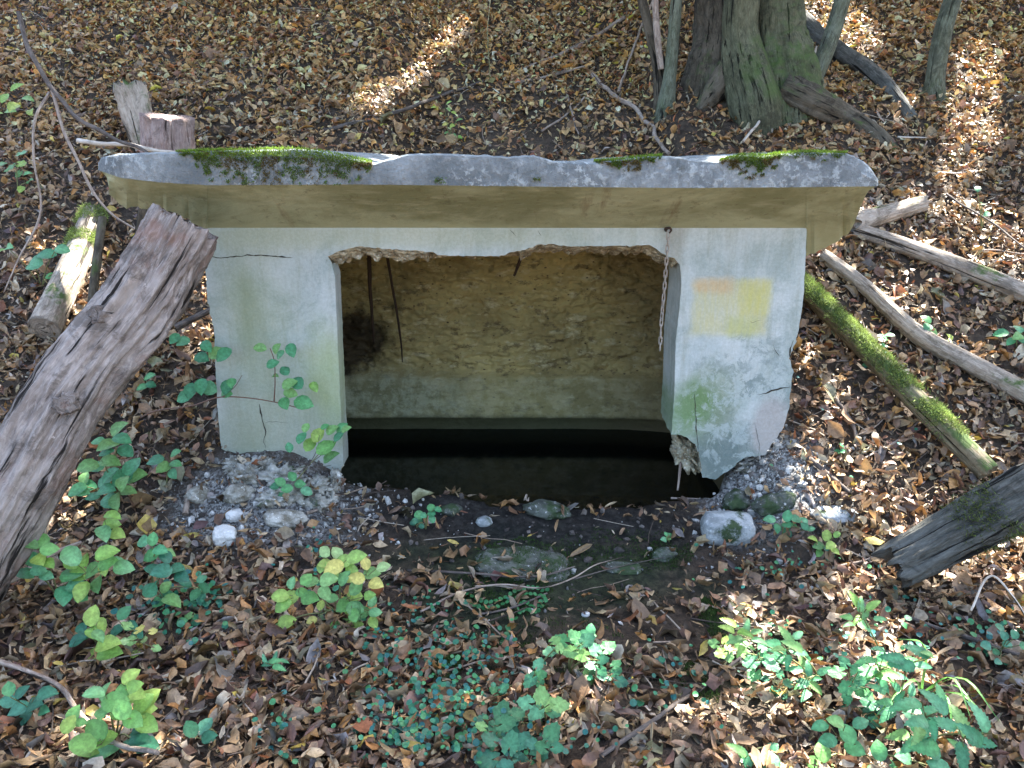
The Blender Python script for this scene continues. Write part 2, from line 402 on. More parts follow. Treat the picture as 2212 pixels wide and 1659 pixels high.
# ------------------------------------------------------------------ tubes (logs, sticks, trunks)
def spline(pts, n):
    P = [Vector(p) for p in pts]
    if len(P) == 2:
        return [P[0].lerp(P[1], i / (n - 1)) for i in range(n)]
    m = len(P); D = [(P[i + 1] - P[i]).length + 1e-9 for i in range(m - 1)]; TG = []
    for i in range(m):
        if i == 0: TG.append((P[1] - P[0]) / D[0])
        elif i == m - 1: TG.append((P[-1] - P[-2]) / D[-1])
        else: TG.append(((P[i] - P[i - 1]) / D[i - 1] * D[i] + (P[i + 1] - P[i]) / D[i] * D[i - 1]) / (D[i] + D[i - 1]))
    out = []
    for i in range(n):
        t = i / (n - 1) * (m - 1); k = min(int(t), m - 2); f = t - k
        f2, f3 = f * f, f ** 3
        out.append(P[k] * (2 * f3 - 3 * f2 + 1) + TG[k] * D[k] * (f3 - 2 * f2 + f) + P[k + 1] * (3 * f2 - 2 * f3) + TG[k + 1] * D[k] * (f3 - f2))
    return out
def tube(name, pts, radii, mat, seg=10, rings=None, bump=.0, ridge=.0, rf=3.0, ends=True, squash=1.0, seed=0, endjag=0.0, flute=None):
    L = sum((Vector(pts[i + 1]) - Vector(pts[i])).length for i in range(len(pts) - 1))
    n = rings or max(4, int(L / .05))
    C = spline(pts, n)
    rr = np.interp(np.linspace(0, 1, n), np.linspace(0, 1, len(radii)), radii)
    V, G = [], []; T = (C[1] - C[0]).normalized()
    N = T.cross(Vector((0, .3, 1))).normalized(); dist = 0
    for i in range(n):
        T = (C[min(i + 1, n - 1)] - C[max(i - 1, 0)]).normalized()
        N = (N - T * N.dot(T)).normalized(); B = T.cross(N)
        if i: dist += (C[i] - C[i - 1]).length
        for j in range(seg):
            a = j / seg * math.tau; ca, sa = math.cos(a), math.sin(a)
            r = rr[i]
            gv = Vector((ca * r, sa * r, dist + seed * 3.7))
            k = 1.0
            if bump: k += bump * noise.noise(Vector((ca * 1.3 + seed, sa * 1.3, dist * rf * .8)))
            if ridge:
                q = noise.fractal(Vector((ca * 3.2 + seed * 2, sa * 3.2, dist * rf * .5)), .9, 2.1, 4)
                k += ridge * q - ridge * .9 * max(0, .25 - abs(noise.noise(Vector((ca * 3.5, sa * 3.5 + seed, dist * rf * .25))))) * 3
            if flute: k += flute[0] * (0.5 + .5 * math.cos(a * flute[1] + seed)) * (i / (n - 1)) ** 2
            if ridge > .1:
                pl = noise.fractal(Vector((ca * 1.7 + seed, sa * 1.7 + 4, dist * 1.9)), .8, 2.1, 5); k += .07 * (min(1, max(0, pl * 9)) - .5) + .05 * (min(1, max(0, (pl - .28) * 12)))
            if ridge > .03: k += .35 * ridge * noise.fractal(Vector((ca * 6 + seed, sa * 6, dist * 14)), .9, 2.1, 4)
            off = 0
            if endjag and (i == 0 or i == n - 1):
                off = endjag * noise.fractal(Vector((ca * 2.6, sa * 2.6, seed + i)), .6, 2.2, 5)
            V.append(C[i] + (N * ca * squash + B * sa) * r * k + T * off); G.append(gv)
    F = []
    for i in range(n - 1):
        for j in range(seg):
            j2 = (j + 1) % seg
            F.append((i * seg + j, i * seg + j2, (i + 1) * seg + j2, (i + 1) * seg + j))
    nF = len(F)
    if ends:
        for e, i in ((0, 0), (1, n - 1)):
            T = (C[1] - C[0]).normalized() if e == 0 else (C[-1] - C[-2]).normalized()
            prev = [i * seg + j for j in range(seg)]
            cen = C[i]
            for f in (.92, .6, .3):
                cur = []
                for j in range(seg):
                    p = V[prev[j]] if f == .92 else V[i * seg + j]
                    base = V[i * seg + j]
                    q = cen + (base - cen) * f
                    q += T * ((.15 * rr[i] * (1 - f) if f < .95 else 0) * (-1 if e == 0 else 1) * .3 + (endjag * .6) * noise.noise(q * 25 + Vector((seed, 0, 0))))
                    cur.append(len(V)); V.append(q); G.append(Vector((j / seg * 2.5 * rr[i], f * rr[i] * 8, seed)))
                for j in range(seg):
                    j2 = (j + 1) % seg
                    qf = (prev[j], prev[j2], cur[j2], cur[j])
                    F.append(qf if e else qf[::-1])
                prev = cur
            F.append(tuple(prev) if e else tuple(prev[::-1]))
    loops = [v for f in F for v in f]; sizes = [len(f) for f in F]
    me = mesh_np(name, [tuple(v) for v in V], loops, sizes, mat)
    a = me.attributes.new('gc', 'FLOAT_VECTOR', 'POINT')
    a.data.foreach_set('vector', np.array([tuple(g) for g in G], np.float32).ravel())
    if ends and endjag:
        pass
    return me

# ------------------------------------------------------------------ leaf templates
def leaf_arrays(n, L, wr, fold, curl, twist, rows=(0, .22, .52, .8, 1.0), shape=(0, .78, 1.0, .62, 0), jit=0.0):
    """n leaves -> verts (n,k,3), local, base at y=0; faces for one template"""
    ts = np.array(rows); ws = np.array(shape)
    P = []
    for t, wv in zip(ts, ws):
        for sgn in ((0,) if wv == 0 else (-1, 0, 1)):
            P.append((t, sgn * wv, abs(sgn)))
    P = np.array(P); k = len(P)
    t = P[:, 0][None]; x = P[:, 1][None] * wr[:, None] * .5
    if jit: x = x * rng.uniform(1 - jit, 1 + jit, (n, k))
    cu = curl[:, None]; ph = cu * (t - .5)
    cs = np.where(np.abs(cu) < 1e-3, 1e-3, cu)
    y = np.sin(ph) / cs; z = (1 - np.cos(ph)) / cs
    xf = x * np.cos(fold)[:, None]; zf = np.abs(x) * np.sin(fold)[:, None]
    nx = xf; nyy = y - zf * np.sin(ph); nz = z + zf * np.cos(ph)
    tw = twist[:, None] * (t - .5)
    X = nx * np.cos(tw) - nz * np.sin(tw); Z = nx * np.sin(tw) + nz * np.cos(tw)
    if jit: nyy = nyy + rng.normal(0, jit * .10, (n, k)); Z = Z + rng.normal(0, jit * .09, (n, k))
    V = np.stack([X, nyy + .5, Z], -1) * L[:, None, None]
    F = []; m = 1
    nr = len(ts) - 2
    F += [(0, 2, 1), (0, 3, 2)]
    for r in range(nr - 1):
        a = 1 + r * 3; b = a + 3
        F += [(a, a + 1, b + 1, b), (a + 1, a + 2, b + 2, b + 1)]
    a = 1 + (nr - 1) * 3; tp = a + 3
    F += [(a, a + 1, tp), (a + 1, a + 2, tp)]
    return V, F
def place(V, pos, head, tilt, roll, nrm):
    """rotate local leaves: roll about y, tilt about x, heading about z, then lean z to the normal"""
    def rot(V, ax, a):
        c, s_ = np.cos(a)[:, None], np.sin(a)[:, None]; o = V.copy(); i, j = [(1, 2), (2, 0), (0, 1)][ax]
        o[..., i] = V[..., i] * c - V[..., j] * s_; o[..., j] = V[..., i] * s_ + V[..., j] * c
        return o
    V = V.copy(); V[..., 1] -= V[..., 1].mean(1, keepdims=True)
    V = rot(V, 1, roll); V = rot(V, 0, tilt); V = rot(V, 2, head)
    nz = nrm; up = np.array([0, 1, 0.]); tx = np.cross(up, nz); tx /= np.linalg.norm(tx, axis=1, keepdims=True)
    ty = np.cross(nz, tx)
    W = V[..., 0:1] * tx[:, None] + V[..., 1:2] * ty[:, None] + V[..., 2:3] * nz[:, None]
    return W + pos[:, None]
def gnorm(x, y, e=.04):
    n = np.stack([ground_z(x - e, y) - ground_z(x + e, y), ground_z(x, y - e) - ground_z(x, y + e), np.full_like(x, 2 * e)], -1)
    return n / np.linalg.norm(n, axis=1, keepdims=True)
def batch_mesh(name, V, F, mat, col):
    n, k, _ = V.shape
    base = (np.arange(n) * k)[:, None]
    fl = np.array([v for f in F for v in f]); sz = np.array([len(f) for f in F])
    loops = (base + fl[None]).ravel(); sizes = np.tile(sz, n)
    return mesh_np(name, V.reshape(-1, 3), loops, sizes, mat, True, np.repeat(col, k, 0) if col.ndim == 2 else col.reshape(-1, 3))

PAL = np.array([(.36, .235, .12), (.27, .165, .085), (.20, .12, .07), (.46, .35, .21), (.17, .10, .065), (.40, .21, .07), (.50, .42, .31), (.11, .07, .05), (.32, .26, .17), (.30, .12, .05), (.52, .40, .09), (.22, .21, .12), (.28, .25, .23)])
PW = np.array([.19, .17, .12, .12, .09, .07, .05, .07, .05, .03, .012, .012, .03]); PW /= PW.sum()

def litter():
    N = 300000
    x = rng.uniform(-5.6, 5.8, N); y = rng.uniform(1.0, 8.6, N)
    keep = np.abs(x) < .82 * y + .75
    dens = np.interp(y, [1, 3, 5, 8.6], [1.0, 1.0, .92, .85])
    # structure footprint, pit
    inside = (np.abs(x) < 1.13) & (y > 2.96) & (y < 4.55)
    # damp bare ground before the sill
    bare = np.exp(-(((x - .15) / .80) ** 4 + ((y - 2.72) / .30) ** 4)) * .96
    bare2 = np.exp(-(((x - .35) / .55) ** 4 + ((y - 2.35) / .28) ** 4)) * .62
    rub1 = np.exp(-(((x + .95) / .42) ** 4 + ((y - 2.82) / .20) ** 4)) * .85
    rub2 = np.exp(-(((x - 1.02) / .20) ** 4 + ((y - 2.92) / .22) ** 4)) * .85
    clump = .72 + .28 * np.clip(wav(x, y, 5.5, 9) + .9 * wav(x, y, 2.1, 4), -1, 1)
    px, py, _ = proj(x, y, ground_z(x, y))
    behind = np.clip(1 - (np.abs(px - 1280) / 520) ** 4, 0, 1) * np.exp(-((y - 5.4) / .5) ** 2) * .45
    pr = dens * (1 - bare) * (1 - bare2) * (1 - rub1) * (1 - rub2) * (1 - behind) * clump
    keep &= ~inside & (rng.random(N) < pr)
    x, y = x[keep], y[keep]; n = len(x)
    nr = gnorm(x, y)
    sm = rng.random(n)
    L = np.where(sm < .45, rng.uniform(.022, .04, n), rng.uniform(.04, .075, n))
    L = np.where(sm > .965, rng.uniform(.075, .12, n), L)
    wr = rng.uniform(.24, .80, n) ** 1.15; wr = np.where(sm < .38, rng.uniform(.18, .34, n), wr)
    V, F = leaf_arrays(n, L, wr, rng.uniform(-.3, 1.35, n), rng.normal(0, 2.0, n), rng.normal(0, 1.5, n), jit=.30)
    lift = rng.uniform(.002, .030, n) * np.where(sm > .45, 1.25, 1)
    pos = np.stack([x, y, ground_z(x, y)], -1) + nr * lift[:, None]
    V = place(V, pos, rng.uniform(0, math.tau, n), rng.normal(0, .5, n), rng.normal(0, .6, n) + np.where(rng.random(n) < .3, math.pi, 0), nr)
    ci = rng.choice(len(PAL), n, p=PW); col = PAL[ci] * rng.uniform(.65, 1.35, (n, 1)) + rng.normal(0, .006, (n, 3))
    redd = np.clip((x - 1.2) / 1.5, 0, 1) * np.clip(1 - np.abs(y - 3) / 2, 0, 1)
    slope_lift = np.clip((y - 4.6) / 1.5, 0, 1)[:, None]
    col = col * (1 - slope_lift) + slope_lift * (col * np.array([1.55, 1.48, 1.15]))  # upper-slope leaves tinted warmer, and brightened to make up for weak light there
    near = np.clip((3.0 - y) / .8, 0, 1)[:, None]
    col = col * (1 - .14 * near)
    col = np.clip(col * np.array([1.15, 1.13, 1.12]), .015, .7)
    fac = np.ones((n, 11)); fac[:, [0, 2, 5, 8]] = rng.uniform(.6, 1.15, (n, 1)); fac[:, 8:] *= rng.uniform(.55, 1.15, (n, 1)); fac *= rng.uniform(.85, 1.12, (n, 11))
    colv = np.clip(col[:, None] * fac[..., None], .01, .75)
    # the 300 that show largest in the photograph become objects of their own
    px, py, dep = proj(pos[:, 0], pos[:, 1], pos[:, 2])
    score = np.where((px > -10) & (px < 2222) & (py > 0) & (py < 1680), L * np.sqrt(wr) / dep, 0)
    order = np.argsort(-score); big = order[:300]; rest = np.ones(n, bool); rest[big] = False
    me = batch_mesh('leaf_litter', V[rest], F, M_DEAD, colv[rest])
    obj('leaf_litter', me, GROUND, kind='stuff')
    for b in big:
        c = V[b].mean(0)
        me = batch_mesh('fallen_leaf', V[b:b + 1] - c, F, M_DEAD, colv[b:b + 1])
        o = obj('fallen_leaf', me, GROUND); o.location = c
    print('litter', n)
litter()

# crumbs of mortar and pebbles beside the pillars and along the sill
def icos():
    bm = bmesh.new(); bmesh.ops.create_icosphere(bm, subdivisions=1, radius=1)
    V = np.array([v.co[:] for v in bm.verts]); F = [tuple(v.index for v in f.verts) for f in bm.faces]; bm.free(); return V, F
IV, IF = icos()
def pebbles(name, centers, sizes, colors, parent=None, **k):
    n = len(centers)
    sc = sizes[:, None, None] * rng.uniform(.45, 1.15, (n, 1, 3))
    a = rng.uniform(0, math.tau, n)
    V = IV[None] * (1 + rng.normal(0, .26, (n, len(IV), 1))) * sc
    c, s_ = np.cos(a)[:, None], np.sin(a)[:, None]
    V = np.stack([V[..., 0] * c - V[..., 1] * s_, V[..., 0] * s_ + V[..., 1] * c, V[..., 2]], -1) + centers[:, None]
    me = batch_mesh(name, V, IF, M_PEB, colors); me.polygons.foreach_set('use_smooth', np.zeros(len(me.polygons), bool))
    return obj(name, me, parent, **k)
M_PEB = m_leafy('pebble_surface', .85, 0.0, .25)
def make_pebbles():
    C, Z, K = [], [], []
    for cx, cy, sx, sy, n, pale in ((-1.0, 2.80, .26, .12, 1200, .7), (-.72, 2.86, .12, .08, 400, .7), (1.05, 2.96, .11, .10, 900, .75), (.95, 2.70, .2, .08, 140, .5), (.1, 2.82, .55, .12, 220, .15), (1.4, 2.7, .3, .2, 200, .4), (.2, 2.4, .7, .2, 160, .35)):
        x = rng.normal(cx, sx, n); y = rng.normal(cy, sy, n); z = ground_z(x, y)
        ok = z > -.05; x, y, z = x[ok], y[ok], z[ok]; n = len(x)
        C.append(np.stack([x, y, z + .002], -1)); Z.append(np.where(rng.random(n) < .07, rng.uniform(.009, .020, n), rng.gamma(1.6, .0022, n) + .0015))
        p = rng.random(n) < pale
        K.append(np.where(p[:, None], np.array([.42, .42, .40]) * rng.uniform(.35, 1.6, (n, 1)), np.array([.11, .095, .085]) * rng.uniform(.5, 1.6, (n, 1))))
    pebbles('mortar_crumbs', np.concatenate(C), np.concatenate(Z), np.concatenate(K), GROUND, kind='stuff')
make_pebbles()

# ------------------------------------------------------------------ the concrete spring house
HOUSE = empty('spring_house', (0, 3.0, 0), 'whitewashed concrete spring house front with mossy cap and dark water opening', 'spring house')

def front_wall():
    # outline in full-size photo pixels, on the plane of the wall; r marks a broken (rough) stretch
    O = [(519, 540, 0), (517, 620, 0), (512, 650, 0), (515, 700, 1), (521, 760, 1), (531, 800, 1), (536, 850, 1), (539, 930, 0), (543, 1010, 0), (550, 1090, 0), (553, 1122, 1),
         (590, 1134, 1), (612, 1141, 1), (645, 1137, 1), (664, 1124, 1), (710, 1148, 1), (750, 1166, 1), (785, 1188, 1), (800, 1206, 1), (822, 1226, 1), (838, 1212, 1), (846, 1186, 1), (859, 1163, 1),
         (857, 1120, 0), (851, 1010, 0), (846, 900, 0), (841, 780, 0), (837, 690, 0), (828, 655, 1), (820, 641, 1), (845, 628, 1), (895, 616, 1), (962, 622, 1), (1039, 625, 1), (1078, 631, 1), (1095, 638, 1),
         (1170, 640, 1), (1247, 640, 1), (1304, 625, 1), (1340, 614, 1), (1377, 609, 1), (1415, 615, 1), (1520, 615, 1), (1623, 614, 1), (1661, 636, 1), (1685, 646, 1), (1700, 662, 1),
         (1704, 709, 0), (1697, 790, 0), (1690, 850, 1), (1686, 984, 0), (1679, 1086, 1), (1700, 1088, 1), (1722, 1096, 1), (1739, 1112, 1), (1747, 1140, 1), (1757, 1193, 1), (1788, 1199, 1), (1812, 1184, 1), (1841, 1160, 1),
         (1865, 1143, 1), (1889, 1141, 1), (1912, 1138, 1), (1930, 1108, 1), (1955, 1077, 1), (1971, 1035, 1), (1978, 971, 1), (1983, 925, 1), (1974, 895, 1), (1989, 850, 1), (1997, 825, 0), (2008, 752, 0), (2012, 684, 0), (2016, 600, 0), (2017, 540, 0)]
    pts, rough = [], []
    n = len(O)
    for i in range(n):
        a, b = O[i], O[(i + 1) % n]; L = math.hypot(b[0] - a[0], b[1] - a[1])
        m = max(1, int(L / 6)) if i < n - 1 else 40
        rgh = a[2] and b[2]
        for j in range(m):
            f = j / m; x = a[0] + (b[0] - a[0]) * f; y = a[1] + (b[1] - a[1]) * f
            am = 4.5 if rgh else 1.1
            if i < n - 1:
                x += am * noise.fractal(Vector((x * .05, y * .05, 1)), .7, 2, 4); y += am * .8 * noise.fractal(Vector((x * .05, y * .05, 9)), .7, 2, 4)
            pts.append(S(x, y)); rough.append(1 if rgh else 0)
    N = len(pts)
    poly = [Vector((p.x, p.z, 0)) for p in pts]
    tris = tessellate_polygon([poly])
    cen = None
    V = [p.copy() for p in pts]; F = []; mi = []
    for t in tris:
        a, b, c = (poly[k] for k in t)
        cr = (b - a).cross(c - a).z
        F.append(tuple(t) if cr > 0 else tuple(t[::-1])); mi.append(0)
    # side loops going back, thicker on the right
    prev = list(range(N)); K = 6
    for k in range(1, K + 1):
        cur = []
        for i, p in enumerate(pts):
            th = .10 + .15 * float(sst(-.4, .6, p.x))
            f = k / K; q = Vector((p.x, WY + th * f, p.z))
            if rough[i]:
                d = .016 * noise.fractal(Vector((p.x * 22, f * 3.0 + p.x, p.z * 22)), .8, 2, 4) * min(1, f * 3)
                nx = poly[(i + 1) % N] - poly[i - 1]; nn = Vector((nx.y, 0, -nx.x)).normalized()
                q += nn * d
                if p.z > .98: q.z -= (.040 if (p.x < -.32 or p.x > .03) else .006) * min(1, f * 2.2) * (1 + .5 * noise.noise(Vector((p.x * 30, f * 5, 0))))
                if p.z < .62: q += Vector((0, 0, .04 * f if p.z < .35 else 0))
            cur.append(len(V)); V.append(q)
        for i in range(N):
            j = (i + 1) % N
            F.append((prev[i], cur[i], cur[j], prev[j])); mi.append(1 if rough[i] else 0)
        prev = cur
    for t in tris:
        ids = [prev[k] for k in t]; a, b, c = (poly[k] for k in t)
        cr = (b - a).cross(c - a).z
        F.append(tuple(ids[::-1]) if cr > 0 else tuple(ids)); mi.append(1)
    me = mesh_np('front_wall', [tuple(v) for v in V], [v for f in F for v in f], [len(f) for f in F], M_WALL, False)
    me.materials.append(M_BROKEN)
    me.polygons.foreach_set('material_index', np.array(mi, np.int32))
    bm = bmesh.new(); bm.from_mesh(me); bmesh.ops.recalc_face_normals(bm, faces=bm.faces); bm.to_mesh(me); bm.free()
    return me
child('front_wall', front_wall(), HOUSE)

# cap slab ----------------------------------------------------------
CY = 2.75
def soffit_hit(x, y):
    d = ray(x / 1.15732, y / 1.15732)      # plane z = 1.372 - .68 (Y - 2.75)
    t = (1.372 + .68 * 2.75 - 1.5) / (d.z + .68 * d.y)
    return CAMP + d * t
def cap():
    topx = [(245, 408), (253, 393), (295, 384), (380, 381), (447, 380), (548, 377), (640, 375), (717, 373), (800, 379), (860, 393), (899, 399), (934, 409), (972, 397), (1019, 385), (1100, 384), (1200, 388), (1272, 392), (1335, 388), (1362, 396), (1390, 403), (1483, 407), (1550, 400), (1609, 393), (1673, 390), (1750, 401), (1799, 403), (1850, 390), (1913, 390), (2006, 381), (2116, 383), (2145, 395), (2166, 407), (2184, 430), (2196, 451)]
    botx = [(245, 425), (300, 444), (340, 449), (400, 456), (520, 463), (900, 461), (1400, 467), (1700, 470), (2000, 468), (2186, 466), (2194, 464)]
    low = [(245, 432), (262, 470), (295, 511), (350, 523), (405, 520), (447, 537), (519, 575)]
    lowr = [(2016, 640), (2061, 620), (2116, 591), (2137, 561), (2151, 519), (2166, 480), (2196, 466)]
    xs = np.unique(np.concatenate([np.arange(245, 2196, 9), [2196, 519, 2016, 519.5, 2015.5]]))
    tx, ty = np.array(topx).T; bx, by = np.array(botx).T
    V, rows = [], []
    for x in xs:
        yt = np.interp(x, tx, ty) + 1.8 * noise.fractal(Vector((x * .035, 0, 0)), .8, 2, 4)
        yb = np.interp(x, bx, by) + .8 * noise.fractal(Vector((x * .03, 5, 0)), .8, 2, 3)
        cy = CY + .10 * max(0, (300 - x) / 55) ** 2 + .03 * max(0, (2170 - 2196 + (x - 2150)) / 60) * (x > 2150)
        yt += 2.0 * noise.noise(Vector((x * .11, 4, 4))); A = S(x, yt, cy + .012); A2 = S(x, yt + 4, cy + .001)
        M1 = S(x, yt + (yb - yt) * .55, cy - .004); B = S(x, yb, cy)
        if x < 519.2 or x > 2015.8:
            if x < 600:
                u = (x - 245) / (519 - 245); lx = 245 + 274 * u; lxs, lys = np.array(low).T; ly = np.interp(lx, lxs, lys)
            else:
                lx = x; lxs, lys = np.array(lowr).T; ly = np.interp(lx, lxs, lys)
            ly = max(ly, yb + 1)
            Cc = soffit_hit(lx, ly); Cc.y = max(Cc.y, B.y + .012); back = Cc.y + .06
            Cc += Vector((0, .006, .012)) * noise.fractal(Vector((x * .04, 3, 3)), .8, 2, 4)
            D = Vector((Cc.x, back, Cc.z + .03))
        else:
            Cc = soffit_hit(x, 576); Cc = Vector((Cc.x, 3.02, 1.372 - .68 * .27)); back = 4.5
            D = Vector((Cc.x, back, Cc.z))
        E = Vector((A.x, back, A.z - (.004 if back < 4 else .03)))
        mid = A.lerp(E, .3 if back < 4 else .08); mid.z = A.z - .001 + .004 * noise.noise(Vector((x * .05, 1, 1)))
        B2 = B.lerp(Cc, .33); B3 = B.lerp(Cc, .66)
        rows.append([A, A2, M1, B, B2, B3, Cc, D, E, mid])
    k = len(rows[0])
    for r in rows:
        for q in r:
            V.append(tuple(q))
    for i, x in enumerate(xs):         # roughness on the rim
        for j in (1, 2):
            q = Vector(V[i * k + j]); d = .005 * noise.fractal(q * 26, .8, 2, 4); V[i * k + j] = (q.x, q.y + d, q.z)
    F, mi = [], []
    for i in range(len(rows) - 1):
        for j in range(k):
            j2 = (j + 1) % k
            F.append((i * k + j, i * k + j2, (i + 1) * k + j2, (i + 1) * k + j)); mi.append(1 if j in (3, 4, 5, 6, 7) else 0)
    F.append(tuple(range(k))[::-1]); mi.append(0); F.append(tuple((len(rows) - 1) * k + j for j in range(k))); mi.append(0)
    me = mesh_np('cap_slab', V, [v for f in F for v in f], [len(f) for f in F], M_RIM, False)
    me.materials.append(M_SOF); me.polygons.foreach_set('material_index', np.array(mi, np.int32))
    bm = bmesh.new(); bm.from_mesh(me); bmesh.ops.recalc_face_normals(bm, faces=bm.faces); bm.to_mesh(me); bm.free()
    me.polygons.foreach_set('use_smooth', np.ones(len(me.polygons), bool)); me.set_sharp_from_angle(angle=R(22))
    return me
CAP = child('cap_slab', cap(), HOUSE)

# chamber -----------------------------------------------------------
def back_wall():
    nx, nz = 330, 230
    V, F = [], []
    for j in range(nz):
        for i in range(nx):
            x = -1.12 + 2.24 * i / (nx - 1); z = -.4 + 1.65 * j / (nz - 1)
            up = float(sst(.26, .30, z)); led = float(sst(.0, .03, z))
            p = Vector((x * 3.2, 0, z * 7.5))
            d = .030 * noise.fractal(p, .75, 2.1, 5) + .016 * noise.fractal(Vector((x * 14, 1, z * 34)), .7, 2.1, 4)
            c2 = noise.cell(Vector((x * 13 + 1.5 * noise.noise(p * 2), 0, z * 26 + 1.5 * noise.noise(p * 2 + Vector((5, 5, 5))))))
            d += .014 * (c2 - .5) * up
            rr_ = 1 - abs(noise.noise(Vector((x * 9 + z * 4, 3, z * 24)))) * 2; d -= .022 * max(0, rr_ - .55) * up; d += .007 * noise.noise(Vector((x * 45, 0, z * 60)))
            d *= .25 + .75 * up
            y = 4.20 - .05 * (1 - up) * led + .10 * (1 - led) + d
            y += -.10 * max(0, z - .6) - .25 * max(0, x - .4) ** 2
            hl = math.exp(-(((x + .92) / .2) ** 4 + ((z - .45) / .14) ** 4))
            y += hl * (.05 + .05 * noise.fractal(Vector((x * 9, 2, z * 22)), .7, 2.1, 4))
            V.append((x, y, z))
    for j in range(nz - 1):
        for i in range(nx - 1):
            a = j * nx + i; F.append((a, a + 1, a + nx + 1, a + nx))
    return mesh_np('chamber_back_wall', V, [v for f in F for v in f], [4] * len(F), M_BACK, True)
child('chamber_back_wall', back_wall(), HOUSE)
def box_me(name, a, b, mat, nz=0):
    bm = bmesh.new(); bmesh.ops.create_cube(bm, size=1)
    for v in bm.verts: v.co = Vector(((a[0] + b[0]) / 2 + v.co.x * (b[0] - a[0]), (a[1] + b[1]) / 2 + v.co.y * (b[1] - a[1]), (a[2] + b[2]) / 2 + v.co.z * (b[2] - a[2])))
    bmesh.ops.subdivide_edges(bm, edges=bm.edges, cuts=9, use_grid_fill=True)
    for v in bm.verts: v.co += Vector((noise.fractal(v.co * 9, .8, 2, 3), noise.fractal(v.co * 9 + Vector((9, 0, 0)), .8, 2, 3), 0)) * nz
    me = bpy.data.meshes.new(name); bm.to_mesh(me); bm.free(); me.materials.append(mat); return me
child('chamber_side_wall', box_me('chamber_side_wall', (-1.14, 3.12, -.5), (-1.06, 4.4, 1.185), M_BACK, .008), HOUSE)
child('chamber_side_wall', box_me('chamber_side_wall', (1.00, 3.28, -.5), (1.09, 4.4, 1.185), M_BACK, .008), HOUSE)

# broken root of the right pillar and crumbling foot of the left pillar
def rock_me(name, size, seed, mat, sub=4, amp=.22, freq=1.4, flat=.0, fac=False):
    bm = bmesh.new(); bmesh.ops.create_icosphere(bm, subdivisions=sub, radius=1)
    for v in bm.verts:
        p = v.co.copy(); cell = noise.voronoi(p * freq + Vector((seed * 3.1, 0, 0)))[0]
        d = 1 + amp * noise.fractal(p * freq + Vector((seed, seed * 2, 0)), .9, 2, 5) + amp * 1.3 * (cell[1] - cell[0] - .3) + amp * .25 * noise.fractal(p * freq * 5, .8, 2, 3)
        p = p * d
        # blocky: pull towards a box
        m = max(abs(p.x), abs(p.y), abs(p.z)); b = p / m * .85
        p = p.lerp(b, flat)
        v.co = Vector((p.x * size[0], p.y * size[1], p.z * size[2]))
    for f in bm.faces: f.smooth = not fac
    me = bpy.data.meshes.new(name); bm.to_mesh(me); bm.free(); me.materials.append(mat)
    return me
def part_rock(name, px, py, Y, size, seed, mat, rot=0, parent=HOUSE, **k):
    me = rock_me(name, size, seed, mat, **k); c = S(px, py, Y)
    me.transform(Matrix.Translation(c) @ Matrix.Rotation(rot, 4, 'Y'))
    return child(name, me, parent)
part_rock('broken_pillar_root', 1712, 1130, 3.14, (.052, .085, .085), 3, M_BROKEN, R(-28), sub=5, amp=.35, freq=2.2)
for _i, (_x, _y, _Y, _w, _h) in enumerate([(790, 1215, 2.97, .075, .045), (838, 1205, 2.985, .032, .05), (828, 1240, 2.96, .028, .045), (790, 1258, 2.93, .055, .04), (735, 1232, 2.92, .07, .045), (700, 1190, 2.98, .10, .045), (655, 1165, 2.99, .06, .04), (620, 1190, 2.95, .07, .045), (680, 1245, 2.88, .06, .035), (590, 1160, 2.97, .05, .03)]):
    _c = hit(_x / 1.15732, _y / 1.15732); _Y = min(_c.y, 3.04) - .01
    part_rock('crumbling_footing', _x, _y, _Y, (_w * .9, .05, _h * .9), 31 + _i * 3, M_CRUMB, R(-10 + 7 * (_i % 4)), sub=4, amp=.6, freq=2.6)
part_rock('crumbling_footing', 1880, 1162, 3.10, (.085, .08, .035), 14, M_CRUMB, 0, sub=5, amp=.5, freq=2.4)
# cracks: flat dark ribbons on the face, colour standing in for open grooves
def crack(pts, wpx=2.2, Y=WY):
    P = []
    for i in range(len(pts) - 1):
        a, b = pts[i], pts[i + 1]; m = max(2, int(math.hypot(b[0] - a[0], b[1] - a[1]) / 7))
        for j in range(m): P.append((a[0] + (b[0] - a[0]) * j / m, a[1] + (b[1] - a[1]) * j / m))
    P.append(pts[-1]); V, F = [], []
    for i, (x, y) in enumerate(P):
        jx = 2.6 * noise.noise(Vector((x * .09, y * .09, 2))); jy = 2.6 * noise.noise(Vector((x * .09, y * .09, 7)))
        q = S(x + jx, y + jy, Y - .0015)
        a, b = P[max(0, i - 1)], P[min(len(P) - 1, i + 1)]; t = Vector((b[0] - a[0], 0, -(b[1] - a[1]))).normalized(); nn = Vector((-t.z, 0, t.x))
        ww = wpx / 650 * .5 * (.35 + 1.1 * abs(noise.noise(Vector((i * .35, x * .01, 0)))) * 2) * min(1, (i + 1) / 4, (len(P) - i) / 4)
        V += [tuple(q + nn * ww), tuple(q - nn * ww)]
    for i in range(len(P) - 1): F.append((2 * i, 2 * i + 2, 2 * i + 3, 2 * i + 1))
    me = mesh_np('crack', V, [v for f in F for v in f], [4] * len(F), M_CRACK, False)
    return child('crack', me, HOUSE)
crack([(525, 640), (552, 646), (590, 640), (660, 638), (732, 645)], 2.6)
crack([(648, 1010), (655, 1045), (664, 1080), (660, 1105), (664, 1122)], 2.4)
crack([(664, 1056), (690, 1054), (720, 1058)], 1.3)
crack([(1736, 985), (1739, 1040), (1742, 1090), (1747, 1125)], 2.2)
crack([(1892, 987), (1915, 983), (1935, 975), (1960, 970), (1976, 967)], 3.4)
